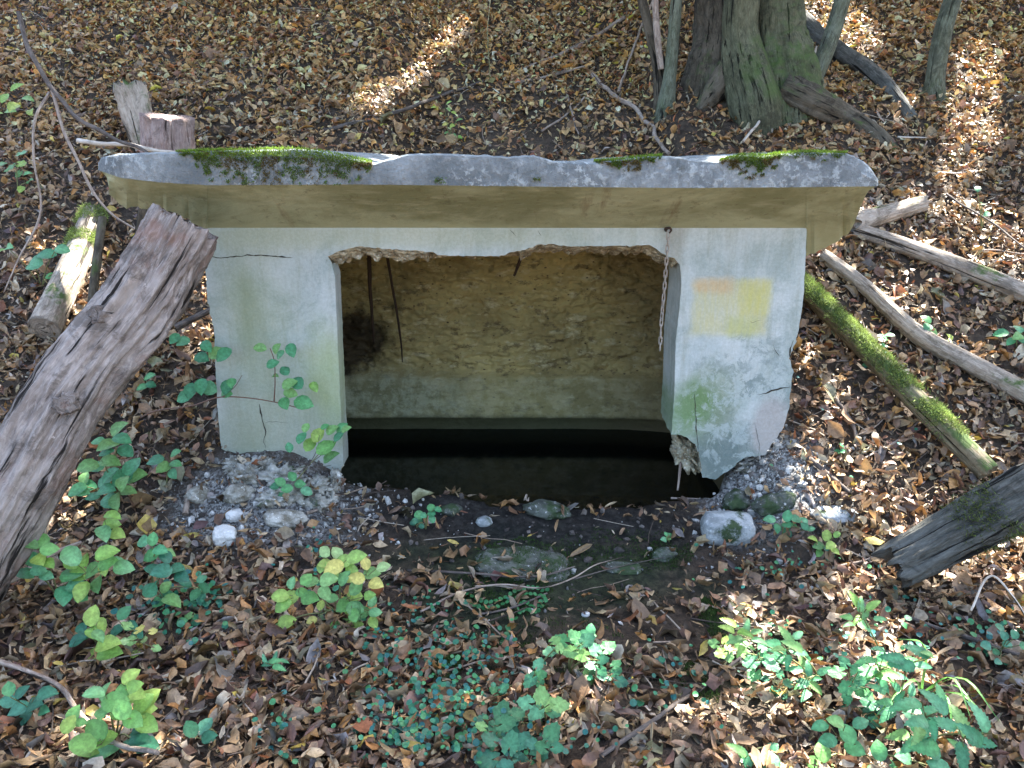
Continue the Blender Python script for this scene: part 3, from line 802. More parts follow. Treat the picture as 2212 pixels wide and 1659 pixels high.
crack([(1889, 1060), (1893, 1090), (1899, 1110), (1896, 1140)], 2.2)
crack([(1983, 850), (1976, 872), (1974, 893)], 3.5)
crack([(1868, 800), (1880, 806), (1905, 800)], 1.6)
crack([(1932, 860), (1940, 880), (1948, 890)], 1.5)
crack([(1275, 575), (1283, 582), (1290, 590)], 1.5); crack([(1345, 577), (1351, 588)], 1.8)
# rusted bars
def bar(name, pts, r, mat=M_RUST, parent=HOUSE, seg=7, **k):
    me = tube(name, pts, r, mat, seg=seg, rings=18, bump=.25, rf=30); return child(name, me, parent, **k)
bar('rusty_bar', [S(922, 600, 3.9), S(924, 700, 3.95), S(930, 790, 4.05), S(935, 860, 4.13)], [.011, .011, .008, .005])
bar('rusty_bar', [S(962, 605, 3.9), S(978, 700, 3.96), S(992, 780, 4.03), S(1003, 860, 4.1), S(1006, 905, 4.15)], [.008, .007, .006, .003])
bar('rusty_bar', [S(1308, 620, 3.88), S(1297, 660, 3.9), S(1285, 690, 3.9)], [.009, .009, .006])
bar('rusty_bar', [S(1702, 1150, 3.1), S(1699, 1185, 3.06), S(1694, 1226, 3.04)], [.007, .006, .004], M_TWIG)
bar('rusty_bar', [S(820, 1215, 3.02), S(826, 1240, 3.0), S(822, 1258, 2.99), S(806, 1268, 2.98)], [.003, .003, .003], M_RUST)

# moss on the cap: short blades in clumps and hanging fringes
def blades(name, P, Nn, ln, wd, col, parent, mat=None):
    n = len(P); dr = Nn + rng.normal(0, .45, (n, 3)); dr /= np.linalg.norm(dr, axis=1, keepdims=True)
    sd = np.cross(dr, rng.normal(0, 1, (n, 3))); sd /= np.linalg.norm(sd, axis=1, keepdims=True)
    V = np.stack([P - sd * wd[:, None], P + sd * wd[:, None], P + dr * ln[:, None]], 1)
    me = batch_mesh(name, V, [(0, 1, 2)], mat or M_MOSS, col)
    return me
def cap_moss():
    P, N_, Lh, C = [], [], [], []
    def reg(x0, x1, topf, botf, n, green):
        xx = rng.uniform(x0, x1, n); fr = rng.random(n) ** 1.25
        for x, f in zip(xx, fr):
            yt = topf(x); yb = botf(x); y = yt + (yb - yt) * f
            hole = noise.fractal(Vector((x * .055, y * .05, 3)), .8, 2.1, 4)
            dr = noise.noise(Vector((x * .09, 0, 11)))
            if f > .42 + .5 * dr and hole < -.12 + .45 * (f - .35): continue
            if f > .6 and hole < -.10: continue
            Y = CY - .006 if y > yt + 6 else CY + rng.uniform(0, .08)
            q = S(x, y, Y); P.append(tuple(q)); dn = f
            N_.append((0, -.55 - .2 * dn, .75 - 1.5 * dn)); Lh.append(rng.uniform(.004, .012))
            b = noise.noise(Vector((x * .02, y * .03, 5)))
            c = np.array([.17, .27, .035]) if f < .25 else (np.array([.11, .17, .03]) if b > -.1 else np.array([.15, .12, .04]))
            C.append(c * rng.uniform(.6, 1.5))
    t1 = lambda x: np.interp(x, [440, 548, 717, 800, 899, 935], [378, 373, 368, 375, 394, 404])
    reg(452, 930, t1, lambda x: np.interp(x, [452, 480, 520, 600, 850, 905, 930], [382, 405, 450, 462, 462, 445, 415]), 13000, 1)
    reg(440, 560, t1, lambda x: 384, 1500, 1)
    t2 = lambda x: np.interp(x, [1430, 1483, 1550, 1609, 1673], [404, 402, 396, 389, 386])
    reg(1485, 1655, t2, lambda x: np.interp(x, [1485, 1530, 1560, 1600, 1625, 1655], [404, 412, 428, 424, 410, 392]), 3600, 1)
    t3 = lambda x: np.interp(x, [1795, 1850, 1913, 2006, 2116], [400, 385, 386, 376, 380])
    reg(1798, 1950, t3, lambda x: np.interp(x, [1798, 1830, 1870, 1920, 1950], [410, 425, 447, 440, 405]), 5000, 1)
    reg(1930, 2118, t3, lambda x: np.interp(x, [1930, 2000, 2060, 2118], [400, 392, 402, 388]), 2600, 1)
    reg(1085, 1120, lambda x: 438, lambda x: 456, 250, 1); reg(1330, 1352, lambda x: 438, lambda x: 450, 120, 1)
    P, N_, Lh, C = map(np.array, (P, N_, Lh, C))
    child('moss', blades('moss', P, N_, Lh, np.full(len(P), .0016), C, CAP), CAP, kind='stuff')
CAP_ROOT = CAP
def childp(name, me, par, **k):
    o = obj(name, me, par, **k); return o
_c = child
def child(name, me, root, **k):
    o = obj(name, me, root, **k)
    if root.type == 'EMPTY': o.matrix_parent_inverse = Matrix.Translation(-root.location)
    else: o.matrix_parent_inverse = Matrix()
    return o
cap_moss()

# ------------------------------------------------------------------ chain
def chain():
    top = S(1671, 572, 2.965)
    root = empty('steel_chain', top, 'thin rusty steel chain hanging down the left edge of the right pillar', 'chain')
    def link_me():
        bm = bmesh.new(); K, m = 20, 6; L_, W_, r = .0105, .0056, .0026; rings = []
        for i in range(K):
            a = i / K * math.tau; cx, cz = math.cos(a) * W_, math.sin(a) * W_ + (L_ if math.sin(a) > 0 else -L_)
            n = Vector((math.cos(a), 0, math.sin(a)))
            rings.append([bm.verts.new(Vector((cx, 0, cz)) + n * math.cos(b / m * math.tau) * r + Vector((0, 1, 0)) * math.sin(b / m * math.tau) * r) for b in range(m)])
        for i in range(K):
            for j in range(m): bm.faces.new((rings[i][j], rings[i][(j + 1) % m], rings[(i + 1) % K][(j + 1) % m], rings[(i + 1) % K][j])).smooth = True
        me = bpy.data.meshes.new('chain_link'); bm.to_mesh(me); bm.free(); me.materials.append(M_CHAIN); return me
    me = link_me()
    P = spline([S(1671, 580, 2.962), S(1667, 640, 2.97), S(1661, 720, 2.99), S(1653, 810, 3.0), S(1650, 873, 3.0)], 200)
    d = 0; nxt = .012; k = 0
    for i in range(1, 200):
        d += (P[i] - P[i - 1]).length
        if d >= nxt:
            nxt += .0245; T = (P[i] - P[i - 1]).normalized()
            o = obj('chain_link', me, root)
            q = (-T).to_track_quat('Z', 'Y'); o.rotation_mode = 'QUATERNION'
            o.rotation_quaternion = q @ Matrix.Rotation((k % 2) * R(82) + R(18) + random.uniform(-.15, .15), 4, 'Z').to_quaternion()
            o.location = P[i] - root.location; k += 1
    hk = tube('wall_hook', [S(1665, 577, 3.01), S(1667, 571, 2.965), S(1674, 570, 2.955), S(1678, 575, 2.96), S(1673, 583, 2.962)], [.006, .006, .005, .004, .003], M_RUST, seg=7, rings=16)
    child('wall_hook', hk, root)
chain()

# ------------------------------------------------------------------ rocks and blocks
def rock(px, py, size, seed, mat, label, rotz=0, cat='stone', name='stone', sink=.35, Y=None, **k):
    c = hit(px, py) if Y is None else at(px, py, Y)
    me = rock_me(name, size, seed, mat, **k)
    n = gn(c.x, c.y)
    o = obj(name, me, None, label, cat); o.location = c + Vector((0, 0, size[2] * (1 - 1.6 * sink)))
    o.rotation_euler = (n.y * -.6, n.x * .6, rotz)
    return o
rock(488, 1178, (.046, .04, .038), 1, M_STW, 'white broken mortar chunk lying among leaves below the left pillar', .3, cat='concrete chunk', name='mortar_chunk', flat=.5, fac=True, sub=3, sink=.1)
rock(508, 1122, (.035, .028, .02), 2, M_STW, 'small pale mortar chip just above the white chunk', .8, cat='concrete chunk', name='mortar_chunk', flat=.5, fac=True, sub=3, sink=.2)
rock(618, 1128, (.085, .05, .025), 4, M_CRUMB, 'pale flat stone with green tint left of the dark opening', .2, flat=.3)
rock(520, 1075, (.06, .045, .035), 6, M_CRUMB, 'lumpy lichen covered rubble stone at the foot of the left pillar', .2)
rock(430, 1075, (.05, .04, .03), 16, M_CRUMB, 'small grey rubble stone furthest left of the left pillar foot', .9)
rock(1570, 1162, (.115, .07, .06), 8, M_STG, 'grey lichen spotted block at the right corner of the sill', .05, cat='stone block', name='stone_block', flat=.6, sub=4, amp=.12, sink=.2)
rock(1672, 1098, (.09, .05, .035), 10, M_STM, 'mossy stone lying below the right pillar', -.1, flat=.3, amp=.2)
rock(1590, 1092, (.06, .05, .035), 21, M_STM, 'dark stone at the right end of the water opening', .3, amp=.3)
rock(1800, 1120, (.10, .045, .022), 11, M_STG, 'thin flat pale stone right of the mossy stone', .1, flat=.3)
rock(1045, 1133, (.035, .025, .022), 12, M_STG, 'small bluish grey stone in the middle of the sill', .1, flat=.3, sub=3)
rock(1130, 1222, (.19, .11, .02), 13, M_STM, 'broad flat mossy stone sunk in the ground before the opening', .1, flat=.4, amp=.25, sink=.55)
rock(1345, 1232, (.075, .04, .010), 14, M_STM, 'flat bluish stone half buried right of the broad mossy stone', -.1, flat=.4, amp=.15, sink=.3)
rock(1435, 1205, (.05, .035, .025), 15, M_STM, 'round mossy stone left of the grey block', .4)
rock(1180, 1112, (.10, .05, .035), 22, M_STM, 'dark rounded hump of stone on the edge of the water', .1, amp=.2)
rock(975, 1105, (.045, .03, .02), 23, M_STM, 'small dark stone on the edge of the water left of centre', .4, sub=3)
rock(1265, 1330, (.016, .012, .010), 24, M_STW, 'tiny white chip on dark soil below the long twig', .4, sub=2, flat=.5, cat='stone chip', name='stone_chip')

# ------------------------------------------------------------------ ground moss
def ground_moss():
    P, C, Nn, Lh = [], [], [], []
    for px, py, rx, ry, n, h in ((1090, 1275, 110, 45, 3000, .004), (960, 1450, 42, 36, 2600, .03), (1540, 1345, 32, 60, 2600, .02), (1510, 1480, 45, 40, 1500, .012), (1350, 1190, 150, 40, 2200, .002), (1130, 1215, 120, 45, 1800, .02), (1150, 1430, 160, 50, 2200, .004), (1230, 1400, 150, 70, 1500, .004), (1440, 1200, 60, 25, 900, .01)):
        c = hit(px, py)
        r1 = rx / FP * c.y * 1.1; r2 = ry / FP * c.y * 2.2
        a = rng.uniform(0, math.tau, n); r = np.sqrt(rng.random(n)); x = c.x + np.cos(a) * r * r1; y = c.y + np.sin(a) * r * r2
        z = ground_z(x, y) + h * np.sqrt(1 - r ** 2)
        ok = np.array([noise.noise(Vector((u * 22, v * 22, 1))) > -.12 for u, v in zip(x, y)])
        P.append(np.stack([x, y, z], -1)[ok]); Nn.append(gnorm(x, y)[ok]); Lh.append(rng.uniform(.006, .014, n)[ok])
        C.append((np.array([.045, .085, .02]) * rng.uniform(.5, 1.5, (n, 1)))[ok])
    P, Nn, Lh, C = map(np.concatenate, (P, Nn, Lh, C))
    obj('moss', blades('moss', P, Nn, Lh, np.full(len(P), .0016), C, None), None, 'soft dark green moss spread over the damp soil before the opening', 'moss', kind='stuff')
ground_moss()

# ------------------------------------------------------------------ logs
def gp(px, py, r=0.0, k=1.0):
    """a point resting on the ground with a log of radius r on it"""
    return hit(px, py, r * k)
def log(name, pts, radii, mat, label, cat='log', seed=1, seg=40, ridge=.10, bump=.12, endjag=.012, rings=None, squash=1.0, flute=None):
    me = tube(name, pts, radii, mat, seg=seg, rings=rings or 70, bump=bump, ridge=ridge, seed=seed, endjag=endjag, squash=squash, flute=flute)
    return obj(name, me, None, label, cat)
def moss_log(o, n, f0, f1, name='moss', side=(0, -.1, 1), thr=.1, dark=1.0):
    me = o.data; V = np.empty(len(me.vertices) * 3, np.float32); me.vertices.foreach_get('co', V); V = V.reshape(-1, 3)
    Nn = np.array([v.normal[:] for v in me.vertices]); s_ = np.array(side) / np.linalg.norm(side)
    ax = V[:, 0]; 
    t = (V @ np.array(o['ax'])); t = (t - t.min()) / (t.max() - t.min())
    ids = np.where((Nn @ s_ > thr) & (t >= f0) & (t <= f1))[0]
    if len(ids) == 0: return
    pick = rng.choice(ids, n)
    P = V[pick] + rng.normal(0, .008, (n, 3)); N2 = Nn[pick]
    nz = np.array([noise.fractal(Vector(p * 9), .8, 2, 3) for p in P])
    ok = nz > -.12 - .3 * rng.random(n); P, N2, nz = P[ok], N2[ok], nz[ok]; n = len(P)
    C = np.array([.22, .29, .08]) * rng.uniform(.4, 1.6, (n, 1)) * (1 + nz[:, None]) * dark
    child(name, blades(name, P - N2 * .002, N2, rng.uniform(.008, .02, n), np.full(n, .0016), C, None), o, kind='stuff')
    del o['ax']

# big leaning log, left foreground
T0 = at(398, 488, 2.72); T1 = at(-20, 1140, 2.22); dv = (T1 - T0)
T2 = T0 + dv * 1.55
big = log('leaning_log', [T0, T0 + dv * .28 + Vector((.012, 0, 0)), T0 + dv * .5 + Vector((-.012, 0, .01)), T1, T2], [.112, .118, .122, .128, .14], M_LOG, 'thick weathered reddish grey log leaning against the left pillar', seed=2, seg=120, rings=230, ridge=.13, bump=.12, endjag=.02)
# stub of a broken limb on it
child('knot', tube('knot', [T0 + dv * .60, T0 + dv * .60 + Vector((.05, -.125, .03))], [.06, .035], M_LOG, seg=24, rings=14, bump=.3, ridge=.3, seed=6, endjag=.01), big)
child('knot', tube('knot', [T0 + dv * .33, T0 + dv * .33 + Vector((-.03, -.125, .045))], [.055, .03], M_LOG, seg=24, rings=14, bump=.3, ridge=.3, seed=9, endjag=.01), big)
# mossy log behind it
a = gp(212, 478, .05); b = gp(155, 620, .06); c = gp(108, 738, .07); 
l2 = log('mossy_log', [a, b, c], [.062, .068, .072], M_LOG2, 'short sunlit log with moss bands behind the leaning log', seed=3, seg=44, rings=70, ridge=.06, bump=.08, endjag=.006)
l2['ax'] = tuple((a - c).normalized()); moss_log(l2, 3500, .66, .80); 
l2['ax'] = tuple((a - c).normalized()); moss_log(l2, 3500, .86, 1.0)
# stump, broken board behind the cap
p = at(362, 330, 4.72)
me = tube('stump', [Vector((p.x, p.y, 1.0)), Vector((p.x, p.y, 1.35)), at(362, 252, 4.70)], [.155, .15, .14], M_STUMP, seg=64, rings=50, ridge=.12, bump=.12, seed=5, endjag=.02)
obj('stump', me, None, 'cut reddish brown stump with a vertical split behind the left end of the cap', 'stump')
me = tube('stump_splinter', [at(318, 330, 4.95), at(275, 185, 5.05)], [.075, .10], M_LOG2, seg=28, rings=30, ridge=.15, bump=.2, seed=8, endjag=.05, squash=.45)
obj('broken_board', me, None, 'pale broken slab of wood leaning behind the reddish stump', 'wood slab')
me = tube('dark_post', [at(300, 640, 3.35), at(318, 520, 3.30), at(330, 430, 3.25)], [.055, .05, .05], M_BARKD, seg=24, rings=30, ridge=.12, bump=.12, seed=11)
obj('dark_post', me, None, 'dark rotten post under the left end of the cap', 'post')
me = tube('thin_dark_post', [at(182, 800, 3.30), at(205, 600, 3.45), at(222, 470, 3.6)], [.017, .018, .017], M_BARKD, seg=14, rings=30, ridge=.12, bump=.12, seed=12)
obj('thin_post', me, None, 'thin dark stake standing between the mossy log and the leaning log', 'stake')
# right side
a = gp(1830, 500, .05); b = gp(1985, 456, .05)
log('short_log', [a, b], [.065, .045], M_LOG2, 'short pale log poking out behind the right end of the cap', seed=13, seg=36, rings=40, ridge=.08, bump=.15, endjag=.04)
log('silver_log', [gp(1842, 508, .035), gp(1980, 556, .04), gp(2110, 612, .05), gp(2290, 690, .05)], [.042, .045, .048, .05], M_LOG2, 'long straight silver grey log, upper of the two bare logs right of the pillar', seed=14, seg=36, rings=110, ridge=.06, bump=.08)
log('bare_log', [gp(1772, 566, .04), gp(1860, 640, .05), gp(1985, 745, .05), gp(2110, 818, .05), gp(2290, 915, .05)], [.034, .036, .042, .045, .045], M_LOG2, 'grey brown bare log crossing above the mossy log right of the pillar', seed=15, seg=36, rings=120, ridge=.10, bump=.15)
a, b, c, d = gp(1715, 628, .07), gp(1850, 775, .08), gp(1985, 915, .08), gp(2118, 1045, .06)
ml = log('mossy_log', [a, b, c, d], [.045, .047, .046, .044], M_LOGM, 'long log covered in bright green moss running down beside the right pillar', seed=16, seg=40, rings=120, ridge=.08, bump=.10)
ml['ax'] = tuple((a - d).normalized()); moss_log(ml, 17000, .14, 1.0, thr=.12, side=(.25, -.45, 1))
a, b, c = at(1945, 1218, 2.42), at(2130, 1118, 2.36), at(2330, 1010, 2.30)
bl = log('fallen_log', [a, b, c], [.078, .088, .095], M_LOGD, 'thick dark log with a ragged end entering at the lower right edge', seed=17, seg=90, rings=110, ridge=.14, bump=.14, endjag=.07)
bl['ax'] = tuple((a - c).normalized()); moss_log(bl, 2600, .42, .62, thr=.0, side=(0, -.8, .7), dark=.5)

# ------------------------------------------------------------------ sticks and twigs
def stick(pts, r, mat, label, name='stick', cat='stick', lift=.012, seg=7, bump=.25):
    P = []
    for q in pts:
        P.append(at(q[0], q[1], q[2]) if len(q) > 2 else gp(q[0], q[1], lift))
    r = r if isinstance(r, list) else [r, r * .55]
    P2 = spline(P, max(6, len(P) * 5))
    P2 = [p + Vector((noise.noise(p * 7), noise.noise(p * 7 + Vector((3, 3, 3))), noise.noise(p * 7 + Vector((7, 1, 3))))) * r[0] * 1.2 for p in P2]
    me = tube(name, P2, r, mat, seg=seg, rings=len(P2) * 3, bump=bump, rf=9, seed=len(label))
    return obj(name, me, None, label, cat)
def fork(o, pts, r, mat, name='side_twig', lift=.012):
    P = [at(q[0], q[1], q[2]) if len(q) > 2 else gp(q[0], q[1], lift) for q in pts]
    child(name, tube(name, spline(P, max(4, len(P) * 4)), [r, r * .4], mat, seg=6, rings=len(P) * 8, bump=.2, rf=9), o)
br = stick([(40, 30, 3.9), (60, 95, 3.8), (110, 185, 3.7), (180, 262, 3.6), (250, 300, 3.55), (318, 332, 3.5)], [.011, .010, .007], M_TWIGD, 'dark bowed branch arching from the top left corner down to the cap', name='branch', cat='branch')
fork(br, [(112, 190, 3.7), (140, 290, 3.6), (170, 350, 3.5), (205, 420, 3.42), (237, 458, 3.4), (300, 500, 3.35)], .009, M_TWIG)
fork(br, [(107, 200, 3.7), (78, 250, 3.6), (72, 330, 3.5), (88, 455, 3.4), (40, 560, 3.2), (8, 632, 3.1)], .007, M_TWIG)
stick([(-20, 50), (60, 28)], [.02, .015], M_TWIGD, 'dark stick lying at the extreme top left corner')
stick([(172, 303, 4.3), (260, 312, 4.2), (330, 322, 4.1), (385, 330, 4.1)], [.014, .010], M_TWIGW, 'sun bleached stick resting at the left end of the cap', lift=.03)
stick([(700, 290), (830, 255), (960, 210), (1045, 182)], [.014, .011], M_TWIGD, 'long dark stick lying across the slope behind the moss of the cap', lift=.02)
stick([(1122, 158), (1210, 125), (1290, 82), (1350, 45)], [.012, .017], M_TWIG, 'light brown straight stick rising to the slender trunks', lift=.025)
stick([(1110, 185), (1190, 168), (1265, 150)], [.012, .008], M_TWIG, 'short stick below the light brown straight stick', lift=.015)
stick([(1280, 170), (1325, 212), (1380, 258), (1425, 305), (1452, 340)], [.018, .013], M_TWIG, 'mottled grey branch pointing down at the middle of the cap', lift=.03)
o = stick([(1335, 216), (1365, 140), (1395, 70), (1412, 10), (1425, -60)], [.010, .008], M_TWIG, 'thin pale stem leaning up towards the twin trunks', lift=.06)
stick([(1225, 210), (1238, 260), (1250, 300)], [.008, .004], M_TWIG, 'short hooked root twig hanging behind the centre of the cap', lift=.03)
stick([(1170, 292), (1215, 262), (1278, 200)], [.008, .006], M_TWIG, 'slanting thin twig left of the mottled grey branch', lift=.02)
stick([(1060, 0), (1056, 90), (1058, 178)], [.004, .003], M_STEM, 'thin green upright shoot at the top middle of the slope', lift=.05, name='green_shoot', cat='shoot')
o = stick([(1598, 325), (1660, 260), (1715, 195), (1750, 150), (1760, 120)], [.009, .006], M_TWIGW, 'pale crooked twig leaning on the curved slim trunk', lift=.06)
fork(o, [(1715, 195), (1708, 150)], .005, M_TWIG, lift=.06)
stick([(1500, 150), (1570, 135), (1690, 100)], [.005, .004], M_TWIG, 'hair thin twig crossing in front of the old tree', lift=.25)
stick([(1935, 303), (2010, 305)], [.007, .004], M_TWIGW, 'short pale twig lying below the far right trunk', lift=.02)
stick([(2000, 310), (1985, 345)], [.005, .004], M_TWIG, 'tiny twig pointing down from the short pale twig', lift=.02)
stick([(2020, 382), (2090, 380)], [.009, .006], M_TWIGW, 'small bleached stick left of the sunny leaves', lift=.02)
stick([(2030, 440), (2120, 500), (2200, 560), (2260, 610)], [.006, .004], M_TWIGD, 'thin dark twig lying across the upper silver log', lift=.07)
stick([(2085, 590), (2120, 552), (2215, 560)], [.006, .004], M_TWIG, 'bent grey twig above the silver log at the right edge', lift=.03)
stick([(380, 712, 3.1), (425, 685, 3.1), (455, 668, 3.1)], [.016, .012], M_TWIGD, 'dark stick stuck between the leaning log and the left pillar')
stick([(1448, 1076, 3.02), (1500, 1078, 3.0), (1552, 1083, 2.98)], [.0045, .004], M_TWIG, 'straight pale stick jutting over the black water at the right')
stick([(660, 1112), (690, 1105), (722, 1096)], [.007, .007], M_TWIG, 'short broken stick at the left corner of the sill', lift=.015)
o = stick([(908, 1336), (1000, 1296), (1085, 1281), (1165, 1284), (1235, 1262), (1290, 1232), (1345, 1219)], [.004, .002], M_TWIG, 'long bare grey twig curving across the moss before the opening', lift=.03, name='twig', cat='twig')
fork(o, [(1235, 1262), (1320, 1240), (1450, 1212)], .003, M_TWIGD, lift=.02)
stick([(885, 1243), (1000, 1248), (1090, 1258), (1180, 1252), (1240, 1235)], [.005, .003], M_TWIGD, 'dark thin twig lying just behind the long bare twig', lift=.02, name='twig', cat='twig')
stick([(1030, 1338), (1110, 1318), (1180, 1290)], [.004, .003], M_TWIGD, 'short dark twig under the middle of the long bare twig', lift=.012, name='twig', cat='twig')
stick([(1300, 1650), (1400, 1580), (1490, 1520), (1560, 1462), (1620, 1420)], [.007, .005], M_TWIGD, 'long dark stick pointing into the sunny patch at the lower right', lift=.02)
stick([(1745, 1450), (1900, 1490), (2050, 1500)], [.006, .004], M_TWIGD, 'dark thin stick lying under the nettles at the lower right', lift=.02)
stick([(2230, 1445), (2120, 1410), (2020, 1375), (1960, 1350)], [.009, .006], M_TWIGD, 'dark stick entering from the right edge above the nettles', lift=.03)
stick([(1760, 1250), (1850, 1225), (1905, 1200)], [.005, .004], M_TWIG, 'thin stick reaching the ragged end of the fallen log', lift=.02)
o = stick([(2095, 1320, 1.95), (2148, 1245, 2.0), (2190, 1290, 1.95), (2230, 1360, 1.9)], [.0035, .003], M_TWIGW, 'pale bent grass stalk below the fallen log', name='dry_stalk', cat='grass stalk')
stick([(-20, 1455), (60, 1490), (150, 1528), (195, 1590), (250, 1640), (340, 1672)], [.008, .006], M_TWIG, 'bent grey twig crossing the bottom left corner', lift=.05)
stick([(-20, 1310), (60, 1265), (130, 1228), (180, 1200)], [.012, .007], M_TWIG, 'grey branch stub sticking out under the leaning log', lift=.06, name='branch', cat='branch')
stick([(395, 1400), (470, 1378), (560, 1350)], [.011, .008], M_TWIGD, 'dark half buried stick left of the yellow green plant', lift=.008)
stick([(405, 1120), (412, 1060)], [.012, .009], M_TWIG, 'short grey splinter standing in the rubble', lift=.02)
stick([(1740, 1000), (1780, 1025), (1830, 1070)], [.012, .009], M_TWIGD, 'short dark stick right of the right pillar', lift=.015)
stick([(1800, 870), (1840, 930), (1850, 980)], [.010, .008], M_TWIGD, 'short brown stick under the mossy long log', lift=.015)
stick([(1860, 1000), (1930, 960), (2000, 900)], [.005, .004], M_TWIG, 'thin twig crossing leaves between the mossy log and the bare log', lift=.02)

# ------------------------------------------------------------------ trees
def tree(name, label, cat, stems, roots=(), group=None, base=None):
    root = empty(name, base, label, cat, group)
    for nm, P, rad, mat, seg, rg, sd, fl in stems + list(roots):
        me = tube(nm, P, rad, mat, seg=seg, rings=max(30, int(sum((Vector(P[i + 1]) - Vector(P[i])).length for i in range(len(P) - 1)) / .035) if rg > .1 else 60), ridge=rg, bump=rg * 1.2, rf=2.2, seed=sd, flute=fl)
        child(nm, me, root)
    return root
B = hit(1640, 262)
def up(px, py, dY=0, z=None): return at(px, py, B.y + dY)
TOPZ = 7.5
def ext(p, dx, dy, z=TOPZ): return Vector((p.x + dx, p.y + dy, z))
s1 = up(1608, -60, .0)
s2 = up(1678, -60, .22); s3 = up(1550, -60, .35)
OLD = tree('old_tree', 'old multi stemmed tree with flared mossy roots at the top of the slope', 'tree', [
    ('trunk', [up(1650, 300, -.02) - Vector((0, 0, .1)), up(1632, 230), up(1612, 150, .05), up(1600, 70, .05), s1, ext(s1, -.3, .2)], [.12, .17, .155, .11, .10, .05], M_OLD, 64, .09, 21, None),
    ('trunk', [up(1705, 240, .15) - Vector((0, 0, .1)), up(1690, 160, .18), up(1680, 80, .22), s2, ext(s2, .4, .4)], [.25, .19, .15, .13, .06], M_OLD, 64, .12, 22, None),
    ('trunk', [up(1530, 260, .30) - Vector((0, 0, .1)), up(1545, 170, .32), up(1552, 80, .35), s3, ext(s3, -.6, .5)], [.24, .20, .16, .14, .06], M_BARKD, 64, .12, 23, None)],
    [('root', [up(1690, 190, .05), up(1740, 215, .0), hit(1820, 255, .0), hit(1900, 300, -.02), hit(1950, 345, -.06)], [.10, .11, .095, .08, .05], M_BARKD, 40, .15, 24, None),
     ('root', [up(1580, 150, .1), up(1545, 200, .1), hit(1510, 235, -.02)], [.09, .07, .03], M_BARKD, 30, .15, 25, None),
     ('root', [up(1700, 90, .2), up(1730, 140, .2), hit(1765, 185, -.02)], [.08, .06, .03], M_BARK, 30, .15, 26, None)], base=B)
B2 = hit(1722, 205); Y2 = B2.y - .05
e = at(1835, -70, Y2 + .1)
T_CURVE = tree('slim_tree', 'slim curved green grey tree beside the old tree', 'tree', [('trunk', [at(1690, 235, Y2 - .02), at(1748, 185, Y2), at(1780, 120, Y2), at(1805, 50, Y2 + .05), e, ext(e, .3, .1)], [.062, .06, .055, .052, .05, .03], M_BARK, 30, .04, 31, None)], base=B2)
B3 = hit(2022, 205); e = at(2080, -70, B3.y + .1)
T_RIGHT = tree('slim_tree', 'slim dark tree standing alone at the top right', 'tree', [('trunk', [at(2018, 240, B3.y - .0) - Vector((0, 0, .08)), at(2020, 170, B3.y), at(2035, 80, B3.y), e, ext(e, .5, .4)], [.11, .062, .058, .055, .03], M_BARK, 30, .05, 32, None)], base=B3)
B4 = hit(1440, 235); e = at(1466, -70, B4.y)
T_TWIN = tree('slim_tree', 'slim pale tree with a darker twin stem left of the old tree', 'tree', [('trunk', [at(1432, 262, B4.y) - Vector((0, 0, .08)), at(1446, 170, B4.y), at(1456, 60, B4.y), e, ext(e, .1, .1)], [.08, .043, .038, .036, .02], M_BARK, 28, .05, 33, None),
    ('trunk', [at(1432, 262, B4.y + .08) - Vector((0, 0, .08)), at(1425, 150, B4.y + .08), at(1402, 60, B4.y + .08), at(1380, -30, B4.y + .1), at(1360, -90, B4.y + .1) + Vector((-.4, 0, 3))], [.07, .05, .035, .03, .015], M_BARKD, 28, .1, 34, None),
    ('side_stem', [at(1428, 150, B4.y), at(1420, 80, B4.y), at(1413, -40, B4.y)], [.02, .022, .02], M_TWIG, 14, .05, 35, None)], base=B4)
# long dark log lying up the slope behind the slim tree
log('rotten_log', [gp(1690, 20, .04), gp(1790, 110, .04), gp(1900, 185, .03), gp(1975, 262, .0)], [.07, .065, .055, .04], M_LOGD, 'dark rotten log lying down the slope behind the slim curved tree', seed=41, seg=32, rings=70, ridge=.12)

